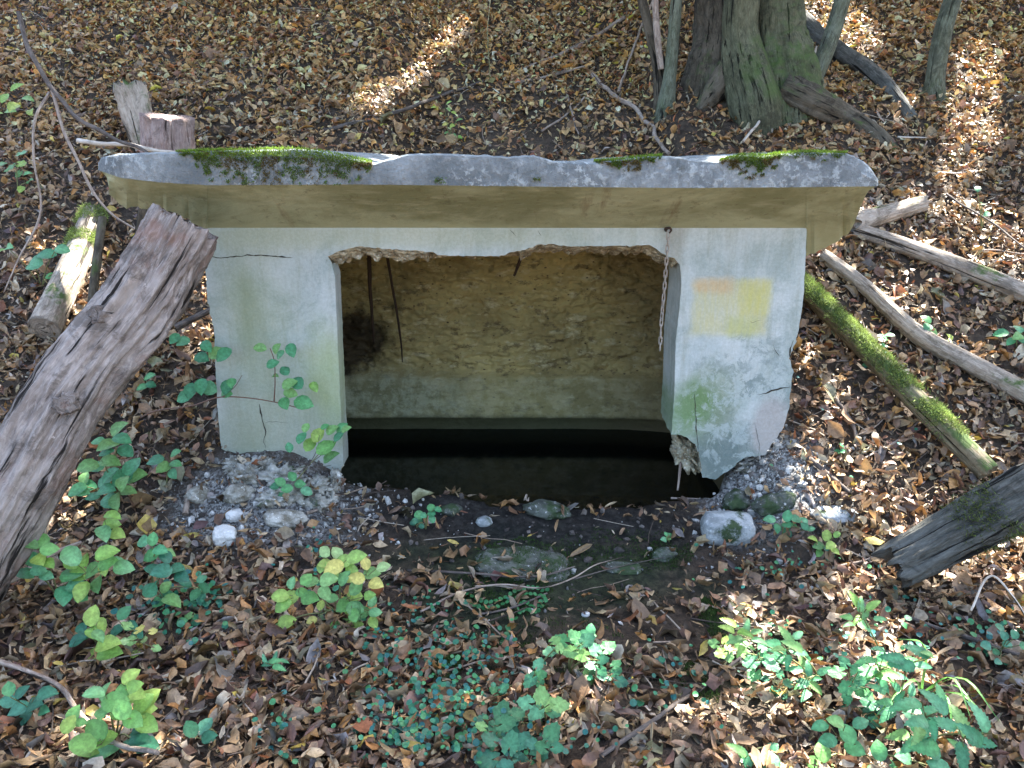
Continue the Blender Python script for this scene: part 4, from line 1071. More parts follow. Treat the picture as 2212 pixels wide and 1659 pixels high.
# crowns: unseen leafy roof added to shade the slope; gaps cut to place sun dapples
PATCH = [(985, 70, 955, 100, 4), (945, 115, 930, 125, 2), (905, 155, 870, 185, 5), (850, 195, 845, 200, 2), (820, 215, 785, 235, 4), (2110, 140, 2115, 190, 28), (2095, 220, 2105, 300, 30), (2080, 330, 2070, 375, 26),
         (1725, 0, 1750, 60, 30), (1780, 30, 1850, 90, 32), (1830, 100, 1850, 120, 18), (2060, 470, 2180, 520, 18), (1850, 500, 2212, 640, 15), (2060, 600, 2150, 650, 26), (1960, 570, 2050, 610, 22),
         (1775, 570, 1830, 620, 12), (200, 500, 175, 515, 16), (150, 600, 110, 680, 34), (1760, 830, 1770, 880, 16), (1755, 930, 1780, 960, 14), (1670, 1020, 1790, 1090, 34), (1790, 1100, 1860, 1110, 14), (1700, 960, 1730, 990, 12), (1730, 1080, 1790, 1110, 14),
         (1860, 740, 1880, 860, 14), (1960, 880, 2010, 950, 20), (2040, 980, 2110, 1040, 20), (2030, 1090, 2000, 1100, 14), (1560, 1340, 1640, 1400, 22), (1540, 1450, 1590, 1540, 24), (1530, 1560, 1580, 1600, 16), (1600, 1490, 1650, 1520, 12),
         (1880, 1400, 1960, 1500, 14), (1930, 1530, 2010, 1590, 20), (2130, 1190, 2212, 1240, 24), (2080, 1220, 2020, 1250, 10), (1850, 1330, 1870, 1390, 9), (1420, 1280, 1460, 1300, 8), (445, 740, 480, 780, 14), (430, 610, 440, 640, 10), (2200, 560, 2300, 640, 20),
         (1900, 1170, 1990, 1120, 10), (1990, 750, 2100, 800, 12), (2150, 1380, 2190, 1400, 10), (1780, 700, 1800, 740, 10), (90, 1060, 130, 1120, 8), (75, 555, 80, 570, 12), (1840, 1280, 1900, 1290, 8), (1600, 1640, 1680, 1655, 10), (1860, 1630, 1920, 1650, 12), (2130, 560, 2212, 600, 20), (1890, 470, 1960, 460, 14), (1780, 575, 1850, 620, 12), (1930, 660, 1990, 700, 10), (2030, 770, 2100, 800, 14), (1740, 690, 1755, 740, 12), (1770, 760, 1800, 800, 10), (1890, 1010, 1930, 1090, 14), (1700, 970, 1720, 1000, 12), (2150, 1090, 2180, 1200, 10), (1430, 1310, 1480, 1340, 8), (1950, 240, 1960, 250, 8), (2180, 640, 2212, 680, 12)]
def crowns():
    n = 150000
    x = rng.uniform(-6.0, 7.0, n); y = rng.uniform(.0, 10.5, n); z = ground_z(x, y); z = np.where(z < -.1, .3, z)
    sun = np.array(SUN)
    capz = (y > 2.75) & (y < 4.5) & (np.abs(x) < 1.3)
    px, py, dep = proj(x, y, z)
    px = px + 9 * wav(x, y, 23, 2); py = py + 7 * wav(x, y, 19, 5)
    inside = np.zeros(n, bool)
    for x1, y1, x2, y2, r in PATCH:
        dx, dy = x2 - x1, y2 - y1; t = np.clip(((px - x1) * dx + (py - y1) * dy) / (dx * dx + dy * dy + 1e-6), 0, 1)
        scale = 1.0 if True else 1
        gro = 1 + .0 * dep
        ppm = FP / dep                       # pixels per metre there; widen for the leaves' own size
        rr = r * gro + ppm * .10
        inside |= ((px - x1 - t * dx) ** 2 + ((py - y1 - t * dy) * 1.25) ** 2) < rr ** 2
    # the cap top also takes some sun
    q = np.stack([x, y, z], -1)
    for cx, w_ in ((-1.25, .22), (-.95, .2), (-.35, .12), (.75, .16), (1.3, .2)):
        tt = (1.49 - q[:, 2]) / sun[2]; xc = q[:, 0] + sun[0] * tt; yc = q[:, 1] + sun[1] * tt
        inside |= (np.abs(xc - cx) < w_ + .06) & (yc > 2.52) & (yc < 3.3)
    keep = ~inside & ~((rng.random(n) < .0))
    q = q[keep]; n = len(q)
    t = rng.uniform(6.2, 9.5, n) - .25 * (q[:, 2])
    P = q + sun * t[:, None]
    L = rng.uniform(.08, .13, n); wr = rng.uniform(.6, .85, n)
    V = np.array([(0, 0, 0), (-.5, .5, 0), (0, 1, 0), (.5, .5, 0)])[None] * np.stack([L * wr, L, L], -1)[:, None]
    nrm = sun[None] + rng.normal(0, .5, (n, 3)); nrm /= np.linalg.norm(nrm, axis=1, keepdims=True)
    V = place(V, P, rng.uniform(0, math.tau, n), np.zeros(n), np.zeros(n), nrm)
    col = np.array([.16, .20, .05]) * rng.uniform(.6, 1.5, (n, 1)) + (rng.random((n, 1)) < .4) * np.array([.16, .09, .01])
    # share the leaves among the trees by whose top is nearest
    trees = [(OLD, None), (T_CURVE, None), (T_RIGHT, None), (T_TWIN, None)]
    tops = [(1.2, 8.2), (2.7, 6.0), (5.5, 9.0), (-.8, 7.5)]
    extra = [(4.8, 4.4, 'tall tree standing out of view at the right of the slope'), (-3.6, 9.5, 'tall tree standing high up the slope at the left'), (8.0, 11.5, 'tall tree standing high up the slope at the far right'), (2.2, 13.2, 'tall tree at the very top of the slope')]
    for ex, ey, lab in extra:
        zz = gz(ex, ey); r = tree('tall_tree', lab, 'tree', [('trunk', [Vector((ex, ey, zz - .2)), Vector((ex + .1, ey, zz + 2.5)), Vector((ex, ey + .1, zz + 5.5))], [.22, .16, .08], M_BARKD, 24, .09, int(ex * 10), None)], base=(ex, ey, zz))
        trees.append((r, None)); tops.append((ex, ey))
    D = np.stack([(P[:, 0] - a) ** 2 + (P[:, 1] - b) ** 2 for a, b in tops], 1); w_ = D.argmin(1)
    for k, (r, _) in enumerate(trees):
        m = w_ == k
        if m.sum() < 5: continue
        child('crown', batch_mesh('crown', V[m], [(0, 3, 2, 1)], M_CANOPY, col[m]), r)
        c = P[m].mean(0); zb = r.location.z + (5.4 if k > 3 else 5.0)
        st = Vector((r.location.x, r.location.y, min(zb, c[2] - .6)))
        for j in range(5):
            g_ = Vector(P[m][rng.integers(m.sum())])
            child('limb', tube('limb', [st, st.lerp(g_, .5) + Vector((0, 0, .3)), g_], [.06, .035, .012], M_BARKD, seg=8, rings=14), r)
crowns()

# ------------------------------------------------------------------ green plants
def green_leaf_me(kind, seed):
    r2 = np.random.default_rng(seed)
    if kind == 'ovate':
        rows = (0, .12, .32, .56, .80, .93, 1.0); shape = (0, .62, .98, 1.0, .60, .22, 0)
    elif kind == 'round':
        rows = (0, .12, .35, .65, .88, 1.0); shape = (0, .72, 1.0, .98, .6, 0)
    elif kind == 'lance':
        rows = (0, .06, .14, .16, .26, .28, .38, .40, .50, .52, .62, .64, .74, .76, .86, .88, 1.0); shape = (0, .5, .92, .74, 1.08, .84, 1.06, .80, .96, .72, .84, .60, .66, .44, .44, .26, 0)
    elif kind == 'blade':
        rows = (0, .2, .5, .8, 1.0); shape = (0, .9, 1.0, .6, 0)
    V, F = leaf_arrays(1, np.array([1.0]), np.array([{'ovate': .72, 'round': .95, 'lance': .45, 'blade': .06}[kind]]), np.array([r2.uniform(.08, .4)]), np.array([r2.uniform(-1.0, .1)]), np.array([r2.normal(0, .3)]), rows, shape)
    return V[0], F
def lobed():
    """three-lobed toothed leaf"""
    out = []
    K = 26
    for i in range(K):
        a = -math.pi * .92 + i / (K - 1) * math.pi * 1.84
        lob = .62 + .30 * max(0, math.cos(1.55 * a)) ** .8 + .18 * abs(math.cos(a * 2.3))
        lob *= 1 - .12 * (i % 2)
        out.append((math.sin(a) * lob * .55, .42 + math.cos(a) * lob * .55, .03 * math.cos(a * 5)))
    V = np.array([(0, .38, -.03)] + out); F = [(0, i + 2, i + 1) for i in range(K - 1)]
    return V, F
LIB = {}
def leaf_mesh(kind, ci, col):
    key = (kind, ci)
    if key not in LIB:
        V, F = lobed() if kind == 'lobed' else green_leaf_me(kind, hash(kind) % 97 + ci * 7 if False else (len(kind) * 13 + ci * 7))
        k = len(V); f = np.array([1.0] * k)
        if kind == 'lobed': f[0] = 1.25; f[1:] = np.random.default_rng(ci).uniform(.75, 1.05, k - 1)
        else: f = np.where(np.abs(V[:, 0]) < .03, 1.22, np.random.default_rng(ci).uniform(.78, 1.0, k))
        LIB[key] = batch_mesh('leaf', V[None], F, M_GREEN, (np.array(col) * 1.4)[None, None] * f[None, :, None])
    return LIB[key]
GREENS = {'bright': [(.13, .30, .08), (.18, .33, .07), (.15, .34, .14), (.26, .38, .08), (.12, .26, .09)],
          'mid': [(.07, .25, .11), (.09, .28, .10), (.06, .21, .10), (.11, .30, .15), (.16, .32, .10)],
          'deep': [(.035, .14, .075), (.05, .18, .09), (.03, .12, .07), (.06, .20, .12), (.05, .17, .07)],
          'yellow': [(.24, .38, .09), (.33, .42, .10), (.20, .36, .12), (.48, .44, .12), (.28, .40, .16)]}
CIDX = {k: i * 10 for i, k in enumerate(GREENS)}
def plant(px, py, clusters, label, name='seedling', cat='plant', tone='mid', kind='ovate', stem=M_STEM, Y=None, group=None, vert=.45):
    """clusters: (px, py, count, spread px, leaf length m, height above ground / depth offset towards camera)"""
    base = hit(px, py) if Y is None else at(px, py, Y)
    root = empty(name, base, label, cat, group)
    for cl in clusters:
        cx, cy, cnt, spr, ll, off = cl[:6]; tn = cl[6] if len(cl) > 6 else tone; kd = cl[7] if len(cl) > 7 else kind
        cY = base.y - off
        cc = at(cx, cy, cY)
        pts = [base, base.lerp(cc, .5) + Vector((0, 0, .02)), cc]
        if (cc - base).length > .03: child('stem', tube('stem', pts, [.0032, .0018], stem, seg=6, rings=10), root)
        PV, PF = [], []
        for i in range(cnt):
            ga = i * 2.4 + random.uniform(-.5, .5); rr = spr * math.sqrt((i + .5) / cnt)
            lx, ly = cx + math.cos(ga) * rr, cy + math.sin(ga) * rr * .85
            Yl = cY - random.uniform(-.05, .05) - .02
            p = at(lx, ly, Yl)
            gzp = gz(p.x, p.y) + .012
            if p.z < gzp: p = hit(lx, ly, .02)
            ci = random.randrange(5); me = leaf_mesh(kd, CIDX[tn] + ci, GREENS[tn][ci])
            o = obj('leaf', me, root)
            sc = ll * random.uniform(.75, 1.2); o.scale = (sc, sc, sc)
            d = (p - cc); d.y *= .4
            if d.length < 1e-4: d = Vector((1, 0, 0))
            # leaf plane: facing up and a bit to the viewer; pointing outwards from the cluster
            nrm = Vector((random.gauss(0, .3), -vert * 1.5 + random.gauss(0, .25), 1)).normalized()
            yv = d.normalized(); yv = (yv - nrm * yv.dot(nrm)).normalized(); xv = yv.cross(nrm)
            o.rotation_mode = 'QUATERNION'; o.rotation_quaternion = Matrix((xv, yv, nrm)).transposed().to_quaternion()
            o.location = p - yv * sc * .5 - root.location
            b0 = p - yv * sc * .5; m0 = b0.lerp(cc, .5) - Vector((0, 0, .006)); e0 = cc - Vector((0, 0, .012))
            for (q0, q1) in ((b0, m0), (m0, e0)):
                ax = (q1 - q0)
                if ax.length < 1e-4: continue
                u0 = ax.cross(Vector((.3, 1, .2))).normalized() * .0011; u1 = ax.cross(u0).normalized() * .0011; bb = len(PV)
                for q in (q0, q1): PV.extend([tuple(q + u0), tuple(q + u1), tuple(q - u0 - u1)])
                PF.extend([(bb, bb + 1, bb + 4, bb + 3), (bb + 1, bb + 2, bb + 5, bb + 4), (bb + 2, bb, bb + 3, bb + 5)])
        if PF: child('leaf_stalks', mesh_np('leaf_stalks', PV, [v for f in PF for v in f], [4] * len(PF), stem), root)
    return root
# big leaved seedlings at the left
plant(255, 1090, [(250, 950, 5, 42, .075, .12), (225, 1000, 5, 40, .07, .12), (215, 1060, 6, 45, .075, .10), (280, 1030, 3, 30, .08, .10), (260, 1060, 3, 40, .085, .08), (180, 1050, 3, 25, .07, .05)], 'leafy green sapling just right of the leaning log below mid height', tone='mid', name='sapling', cat='sapling')
plant(360, 1060, [(368, 998, 5, 36, .062, .05)], 'four leaved green seedling in front of the rubble left of the pillar', tone='mid')
plant(240, 1230, [(230, 1135, 4, 34, .065, .1, 'bright')], 'pale green sprig rising below the leafy sapling', tone='bright')
plant(130, 1300, [(95, 1190, 5, 40, .07, .1, 'bright'), (190, 1235, 8, 58, .075, .12, 'bright'), (150, 1265, 4, 40, .075, .12), (240, 1215, 4, 32, .065, .1, 'bright'), (70, 1230, 4, 36, .065, .08)], 'wide patch of bright leaves under the lower end of the leaning log', name='sapling', cat='sapling', tone='mid')
plant(330, 1290, [(335, 1185, 5, 36, .055, .1), (368, 1225, 5, 42, .06, .1, 'deep'), (350, 1285, 5, 32, .065, .08), (430, 1270, 5, 34, .05, .05, 'deep'), (400, 1340, 5, 36, .05, .04)], 'dark and mid green seedling cluster right of the wide leaf patch', tone='mid')
plant(290, 1400, [(300, 1380, 9, 46, .036, .05, 'yellow', 'lobed')], 'small pale yellow green plant with lobed leaves at the lower left', name='herb', cat='plant')
plant(215, 1400, [(205, 1350, 4, 32, .06, .06, 'bright'), (225, 1410, 3, 25, .08, .08, 'bright'), (180, 1375, 3, 24, .05, .05, 'deep'), (270, 1350, 4, 40, .05, .04, 'deep')], 'green seedling left of the pale yellow green plant', tone='mid')
plant(250, 1600, [(280, 1480, 4, 30, .06, .05), (235, 1520, 6, 48, .07, .08, 'bright'), (300, 1540, 6, 44, .07, .08, 'bright'), (215, 1600, 5, 42, .08, .1, 'bright'), (290, 1600, 4, 34, .06, .05, 'deep'), (165, 1560, 3, 24, .045, .03)], 'large bright sapling standing at the bottom left over the bent twig', name='sapling', cat='sapling', tone='bright')
plant(70, 1540, [(60, 1520, 8, 58, .055, .03, 'deep')], 'dark green low plant at the lower left edge', tone='deep')
# yellow green plant, middle left
plant(735, 1330, [(735, 1215, 8, 46, .060, .08, 'yellow'), (790, 1240, 6, 44, .058, .08, 'yellow'), (755, 1290, 8, 52, .056, .1, 'bright'), (640, 1280, 7, 46, .058, .08, 'bright'), (800, 1320, 5, 36, .055, .08, 'bright'), (695, 1250, 4, 40, .052, .1, 'yellow'), (610, 1345, 2, 20, .065, .05, 'bright'), (750, 1350, 3, 40, .058, .05, 'bright'), (690, 1330, 3, 30, .045, .05, 'yellow')], 'bushy yellow green plant left of centre below the opening', name='bush', cat='bush', tone='bright', vert=.6)
# vine over the left pillar
def vine():
    base = hit(300, 905)
    v = empty('vine', base, 'thin red stemmed vine trailing across the left pillar with green leaves', 'vine')
    child('stem', tube('stem', [base, at(350, 885, 2.95), at(420, 875, 2.9), at(475, 858, 2.88), at(540, 860, 2.88), at(600, 870, 2.9), at(648, 882, 2.92)], [.0035, .0022], M_STEMR, seg=6, rings=60), v)
    child('stem', tube('stem', [at(592, 868, 2.9), at(594, 820, 2.88), at(590, 770, 2.87), at(583, 752, 2.87)], [.0026, .0015], M_STEMR, seg=6, rings=20), v)
    child('stem', tube('stem', [at(480, 858, 2.88), at(510, 832, 2.87), at(523, 810, 2.87)], [.0018, .001], M_STEMR, seg=5, rings=12), v)
    L = [(566, 752, .036), (600, 748, .034), (628, 751, .042), (607, 762, .030), (584, 788, .036), (617, 803, .036), (592, 812, .022), (620, 832, .044), (645, 830, .048), (622, 848, .04), (612, 866, .042), (648, 868, .056), (676, 832, .034), (443, 744, .042), (462, 765, .05), (400, 735, .04), (380, 728, .036), (488, 762, .05), (430, 770, .046), (412, 838, .048), (435, 828, .05), (455, 840, .054), (404, 855, .05), (492, 830, .046), (484, 848, .04), (500, 822, .035)]
    for x, y, s_ in L:
        ci = random.randrange(5); tn = 'mid' if x < 660 else 'bright'
        o = obj('leaf', leaf_mesh('ovate', CIDX[tn] + ci, GREENS[tn][ci]), v); o.scale = (s_ * 1.5,) * 3
        p = at(x, y, 2.87 + random.uniform(-.03, .02)) if x > 465 else at(x, y, 2.95)
        nrm = Vector((random.gauss(0, .3), -1.0 + random.gauss(0, .3), .8)).normalized()
        yv = Vector((random.uniform(-1, 1), 0, random.uniform(-.7, .5))).normalized(); yv = (yv - nrm * yv.dot(nrm)).normalized(); xv = yv.cross(nrm)
        o.rotation_mode = 'QUATERNION'; o.rotation_quaternion = Matrix((xv, yv, nrm)).transposed().to_quaternion(); o.location = p - yv * s_ * .5 - v.location
vine()
def sprig():
    base = hit(560, 1235)
    v = empty('sapling', base, 'small branching sapling in front of the lower right corner of the left pillar', 'sapling')
    mid = at(640, 1040, 2.8)
    child('stem', tube('stem', [base, at(590, 1150, 2.8), at(610, 1090, 2.8), mid, at(672, 1000, 2.78), at(700, 968, 2.78)], [.004, .0025, .0015], M_STEM, seg=6, rings=40), v)
    for e in [(620, 985), (735, 935), (715, 1005), (650, 1010), (690, 940)]:
        child('twig', tube('twig', [at(668, 1003, 2.78), at((668 + e[0]) / 2 + 4, (1003 + e[1]) / 2 + 4, 2.78), at(e[0], e[1], 2.77)], [.0016, .0010], M_TWIGD, seg=5, rings=10), v)
    L = [(625, 968, .035, 'mid'), (650, 948, .045, 'mid'), (685, 942, .055, 'bright'), (700, 968, .07, 'bright'), (712, 990, .06, 'bright'), (668, 962, .055, 'bright'), (715, 930, .045, 'mid'), (735, 925, .045, 'mid'), (728, 945, .04, 'mid'), (746, 928, .035, 'mid'), (700, 922, .03, 'mid'), (660, 925, .035, 'mid'),
         (595, 1050, .035, 'mid'), (608, 1042, .04, 'mid'), (632, 1030, .038, 'mid'), (645, 1045, .038, 'mid'), (622, 1055, .04, 'mid'), (660, 1060, .042, 'mid'), (605, 1070, .034, 'mid'),
         (585, 1120, .06, 'deep'), (610, 1110, .05, 'deep'), (600, 1145, .05, 'deep'), (625, 1135, .045, 'mid'), (570, 1135, .045, 'deep')]
    for x, y, s_, tn in L:
        ci = random.randrange(5)
        o = obj('leaf', leaf_mesh('lobed' if tn == 'deep' else 'ovate', CIDX[tn] + ci, GREENS[tn][ci]), v); o.scale = (s_ * 1.25,) * 3
        p = at(x, y, 2.77 + random.uniform(-.03, .02))
        nrm = Vector((random.gauss(0, .3), -1.0 + random.gauss(0, .3), .9)).normalized()
        yv = (p - mid); yv.y = 0; yv = yv.normalized(); yv = (yv - nrm * yv.dot(nrm)).normalized(); xv = yv.cross(nrm)
        o.rotation_mode = 'QUATERNION'; o.rotation_quaternion = Matrix((xv, yv, nrm)).transposed().to_quaternion(); o.location = p - yv * s_ * .5 - v.location
sprig()
# upper left seedlings
plant(40, 420, [(35, 350, 5, 36, .07, .0, 'bright', 'lobed'), (55, 395, 3, 26, .06, .0)], 'light green seedling at the upper left edge', tone='bright')
plant(20, 260, [(45, 215, 4, 40, .085, .0, 'yellow'), (10, 235, 3, 30, .085, .0, 'yellow')], 'yellowing seedling at the top left edge', tone='yellow')
plant(90, 620, [(72, 568, 1, 2, .10, .05, 'mid', 'round'), (120, 540, 2, 28, .10, .05), (10, 530, 2, 20, .06, .03, 'bright'), (125, 590, 2, 22, .06, .02)], 'few large round leaves left of the short mossy log', tone='mid')
plant(320, 840, [(318, 828, 3, 20, .055, .02)], 'small seedling beside the right edge of the leaning log', tone='mid')
# slope behind the cap and right side
plant(970, 300, [(960, 235, 5, 26, .045, .0, 'yellow'), (985, 262, 5, 26, .045, .0, 'yellow'), (975, 290, 4, 20, .045, .0, 'bright')], 'sparse yellow green shoot behind the middle of the cap', tone='yellow')
plant(2120, 500, [(2110, 408, 1, 3, .06, .0), (2120, 440, 1, 3, .055, .0, 'bright'), (2130, 462, 1, 3, .06, .0)], 'three leaved upright shoot right of the cap', tone='mid')
plant(1745, 560, [(1770, 552, 2, 12, .035, .0)], 'tiny shoot under the right corner of the cap')
plant(1890, 770, [(1900, 745, 6, 34, .05, .03, 'mid', 'ovate'), (1880, 790, 3, 20, .045, .02)], 'green seedling between the bare log and the mossy log')
plant(2020, 720, [(1995, 705, 4, 26, .055, .02), (2040, 750, 3, 20, .05, .02, 'yellow')], 'small seedling growing on the bare log')
plant(2195, 760, [(2190, 725, 5, 30, .06, .02)], 'green seedling at the right edge above the bare log end')
plant(1820, 985, [(1815, 975, 3, 16, .035, .01)], 'tiny three leaved seedling right of the right pillar')
plant(1690, 1160, [(1690, 1130, 6, 34, .045, .03), (1730, 1140, 4, 26, .035, .02)], 'green seedling between the stones at the right corner')
plant(1790, 1190, [(1785, 1175, 7, 38, .045, .03, 'bright')], 'pale green star shaped seedling left of the fallen log')
plant(1445, 1175, [(1442, 1162, 4, 14, .028, .02)], 'tiny seedling on the sill left of the grey block')
plant(1540, 1065, [(1530, 1062, 4, 10, .010, .02)], 'minute sprout over the black water', vert=.8)
plant(920, 1145, [(925, 1108, 6, 24, .035, .03, 'mid', 'round'), (900, 1135, 4, 16, .03, .02, 'deep', 'round')], 'small round leaved plant on the dark sill', tone='mid')
# bottom centre herbs
plant(1225, 1460, [(1240, 1395, 6, 34, .045, .04, 'mid', 'lobed'), (1290, 1425, 7, 44, .045, .04, 'mid', 'lobed'), (1320, 1455, 5, 36, .042, .03, 'deep', 'lobed'), (1270, 1370, 3, 14, .04, .04, 'mid')], 'blue green lobed herb at the bottom centre right of the moss ball', name='herb')
plant(1150, 1480, [(1155, 1455, 4, 32, .045, .03, 'mid', 'lobed'), (1200, 1400, 3, 22, .04, .03, 'mid', 'lobed'), (1080, 1500, 3, 20, .045, .02, 'mid', 'lobed')], 'lobed herb just left of the blue green lobed herb', name='herb')
plant(1180, 1570, [(1170, 1525, 7, 44, .05, .03, 'mid', 'lobed'), (1080, 1560, 7, 46, .05, .03, 'deep', 'lobed'), (1050, 1590, 4, 34, .045, .03, 'mid', 'lobed')], 'low lobed herb near the bottom centre', name='herb')
plant(1130, 1640, [(1100, 1635, 9, 66, .055, .03, 'deep', 'lobed'), (1180, 1600, 5, 34, .045, .03, 'deep', 'lobed')], 'dark lobed herb at the bottom edge of the picture', name='herb')
plant(600, 1450, [(590, 1430, 6, 26, .04, .03)], 'star shaped green seedling under the bushy yellow green plant', kind='lance')
plant(470, 1590, [(440, 1590, 5, 36, .05, .02, 'deep')], 'dark seedling on leaves at the bottom left of centre', tone='deep')
# nettles, right
plant(1780, 1480, [(1600, 1372, 9, 48, .048, .08, 'bright', 'lance'), (1640, 1420, 9, 52, .045, .06, 'mid', 'lobed'), (1700, 1395, 7, 44, .058, .08, 'mid', 'lance'), (1745, 1465, 8, 50, .048, .06, 'mid', 'lance'), (1565, 1400, 6, 30, .035, .05, 'bright', 'lobed'), (1690, 1480, 7, 50, .035, .04, 'deep', 'lobed')], 'sunlit serrated herb on the left side of the lower right patch', name='nettle', cat='nettle')
plant(1940, 1520, [(1860, 1325, 9, 46, .045, .12, 'bright', 'lance'), (1900, 1440, 10, 52, .052, .12, 'mid', 'lance'), (1965, 1425, 6, 44, .06, .12, 'mid', 'lance'), (1930, 1505, 9, 58, .055, .1, 'mid', 'lance'), (1840, 1470, 9, 54, .048, .06, 'mid', 'lobed'), (1870, 1540, 6, 40, .045, .06, 'deep', 'lobed')], 'tall nettle with hanging serrated leaves at the lower right', name='nettle', cat='nettle')
plant(1990, 1620, [(2000, 1540, 7, 62, .07, .1, 'mid', 'lance'), (2080, 1585, 7, 66, .075, .08, 'mid', 'lance'), (1980, 1590, 5, 44, .075, .06, 'mid', 'lance')], 'nettle with very long leaves nearest the lower right corner', name='nettle', cat='nettle')
plant(1830, 1640, [(1815, 1590, 6, 58, .048, .06, 'mid', 'ovate'), (1900, 1650, 4, 44, .052, .05, 'mid', 'ovate'), (1770, 1650, 3, 36, .052, .05, 'bright', 'ovate'), (2010, 1655, 5, 64, .06, .05, 'mid', 'ovate')], 'broad leaved green plant along the bottom edge at the right', tone='mid')
plant(1680, 1620, [(1600, 1640, 4, 34, .05, .03, 'mid', 'lance'), (1650, 1655, 3, 30, .055, .03, 'mid')], 'sunlit green seedling at the bottom edge right of centre')
plant(2165, 1420, [(2165, 1395, 9, 50, .028, .03, 'deep', 'round')], 'low dark round leaved plant at the right edge above the nettles', tone='deep')
# grass blades near the nettles
def grass():
    base = hit(1990, 1500); v = empty('grass_tuft', base, 'tuft of long bright grass blades arching among the nettles', 'grass')
    for i, (x, y) in enumerate([(2130, 1600), (2160, 1640), (2100, 1560), (2060, 1640), (1940, 1380), (2160, 1560), (1880, 1560)]):
        e = at(x, y, base.y - .25); m = base.lerp(e, .5) + Vector((0, -.03, .10)); P = spline([base, m, e], 12)
        V = []; F = []
        for j, p in enumerate(P):
            t = (P[min(j + 1, 11)] - P[max(j - 1, 0)]).normalized(); sd_ = t.cross(Vector((0, -.4, 1))).normalized() * (.0048 * (1 - (j / 11) ** 2) + .0003)
            V += [tuple(p - sd_), tuple(p + Vector((0, 0, -.0015))), tuple(p + sd_)]
        for j in range(11):
            a = 3 * j; F += [(a, a + 1, a + 4, a + 3), (a + 1, a + 2, a + 5, a + 4)]
        me = mesh_np('blade', V, [q for f in F for q in f], [4] * len(F), M_GREEN, True, np.tile(np.array([[.14, .36, .08]]), (len(V), 1)))
        child('blade', me, v)
grass()
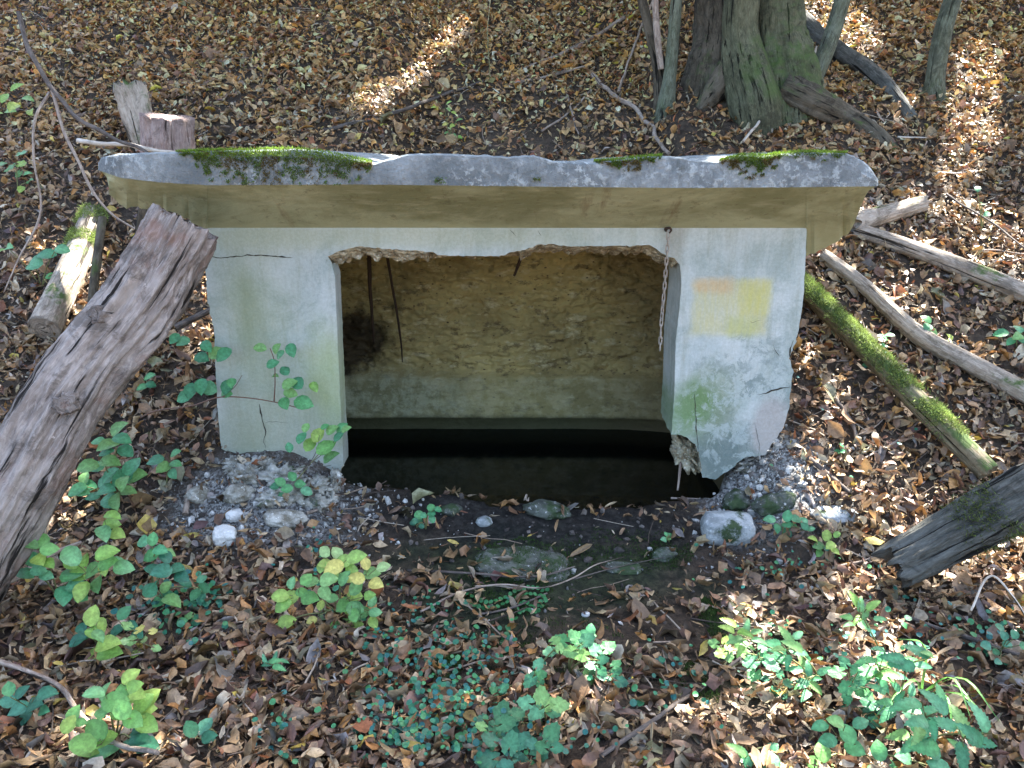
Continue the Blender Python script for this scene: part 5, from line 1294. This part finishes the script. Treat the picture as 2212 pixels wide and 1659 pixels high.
# creeping round-leaved ground cover
def creeping():
    P, Sz, C = [], [], []
    runs = [((1010, 1300), (1180, 1300), 34, .012), ((1180, 1290), (1110, 1350), 20, .012), ((1100, 1350), (1080, 1440), 16, .014)]
    for a, b, n, s_ in runs:
        for i in range(n):
            f = i / n; P.append(hit(a[0] + (b[0] - a[0]) * f, a[1] + (b[1] - a[1]) * f + 16 * math.sin(f * 6) + (7 if i % 2 else -7), .015)); Sz.append(s_ * 1.4); C.append((.05, .24, .08))
    for cx, cy, rx, ry, n, s_ in ((930, 1470, 110, 90, 260, .011), (960, 1560, 90, 80, 240, .012), (1010, 1420, 80, 60, 90, .012), (880, 1600, 70, 50, 110, .012), (820, 1400, 30, 40, 30, .012), (700, 1290, 60, 40, 20, .016), (890, 1330, 50, 30, 26, .009), (1090, 1620, 160, 40, 120, .011), (1450, 1500, 60, 60, 50, .013), (1930, 1400, 100, 60, 60, .014), (1750, 1400, 90, 50, 50, .011), (1690, 1240, 90, 40, 50, .011), (2120, 1390, 60, 50, 60, .013), (440, 1300, 60, 50, 60, .014), (690, 1205, 30, 30, 24, .011), (370, 1330, 70, 60, 50, .016), (590, 1600, 50, 60, 30, .012), (1800, 900, 200, 200, 18, .013)):
        for i in range(int(n * .75)):
            q = hit(random.gauss(cx, rx * .8), random.gauss(cy, ry * .7), random.uniform(.022, .055)); 
            if q.z < -.05: continue
            P.append(q); Sz.append(s_ * random.uniform(.8, 1.7)); C.append(random.choice([(.04, .22, .12), (.06, .28, .14), (.04, .19, .13), (.08, .32, .12), (.035, .20, .18)]))
    n = len(P); P = np.array([tuple(p) for p in P]); Sz = np.array(Sz); C = np.array(C)
    V, F = leaf_arrays(n, Sz, rng.uniform(.8, 1.0, n), rng.uniform(0, .3, n), rng.normal(0, .4, n), rng.normal(0, .2, n), (0, .12, .4, .7, .9, 1.0), (0, .7, 1.0, .95, .6, 0))
    nr = np.array([0, -.45, 1]) + rng.normal(0, .3, (n, 3)); nr /= np.linalg.norm(nr, axis=1, keepdims=True)
    V = place(V, P, rng.uniform(0, math.tau, n), np.zeros(n), np.zeros(n), nr)
    obj('creeping_groundcover', batch_mesh('creeping_groundcover', V, F, M_GREEN, C), None, 'low creeping ground cover of tiny round blue green leaves among the dead leaves', 'ground cover', kind='stuff')
creeping()
# small twigs and roots everywhere in the litter
def debris():
    n = 900; V, F, C = [], [], []
    k = 0
    x = rng.uniform(-4, 4.5, n); y = rng.uniform(1.5, 7, n)
    ok = (np.abs(x) < .75 * y + .3) & ~((np.abs(x) < 1.15) & (y > 2.95) & (y < 4.55)); x, y = x[ok], y[ok]
    for u, v in zip(x, y):
        L_ = random.uniform(.06, .28); a = random.uniform(0, math.pi); r = random.uniform(.0012, .0035)
        dx, dy = math.cos(a) * L_ / 2, math.sin(a) * L_ / 2; c = random.choice([(.28, .22, .17), (.12, .09, .07), (.4, .34, .27), (.07, .055, .045)])
        bend = random.uniform(-.02, .02)
        pts = [Vector((u + f * dx + bend * (1 - f * f), v + f * dy, 0)) for f in (-1, -.3, .3, 1)]
        for p in pts: p.z = gz(p.x, p.y) + .022
        b = len(V)
        for p in pts:
            for q in range(4):
                t = q / 4 * math.tau; V.append((p.x + math.cos(t) * r * -math.sin(a), p.y + math.cos(t) * r * math.cos(a), p.z + math.sin(t) * r)); C.append(c)
        for i in range(3):
            for q in range(4): q2 = (q + 1) % 4; F.append((b + i * 4 + q, b + i * 4 + q2, b + i * 4 + 4 + q2, b + i * 4 + 4 + q))
    me = mesh_np('twig_litter', V, [q for f in F for q in f], [4] * len(F), M_PEB, True, np.array(C))
    obj('twig_litter', me, GROUND, kind='stuff')
debris()

# repeats of one kind carry the same group
GR = {'stick': 'sticks lying about the slope', 'twig': 'bare twigs before the opening', 'stone': 'stones round the opening', 'log': 'logs lying round the spring house',
      'plant': 'green seedlings among the dead leaves', 'sapling': 'leafy saplings at the left', 'nettle': 'nettles at the lower right', 'concrete chunk': 'pale mortar chunks by the left pillar',
      'tree': 'trees on the slope', 'branch': 'bare branches at the left'}
for o in SC.objects:
    if o.parent is None and o.get('category') in GR: o['group'] = GR[o['category']]
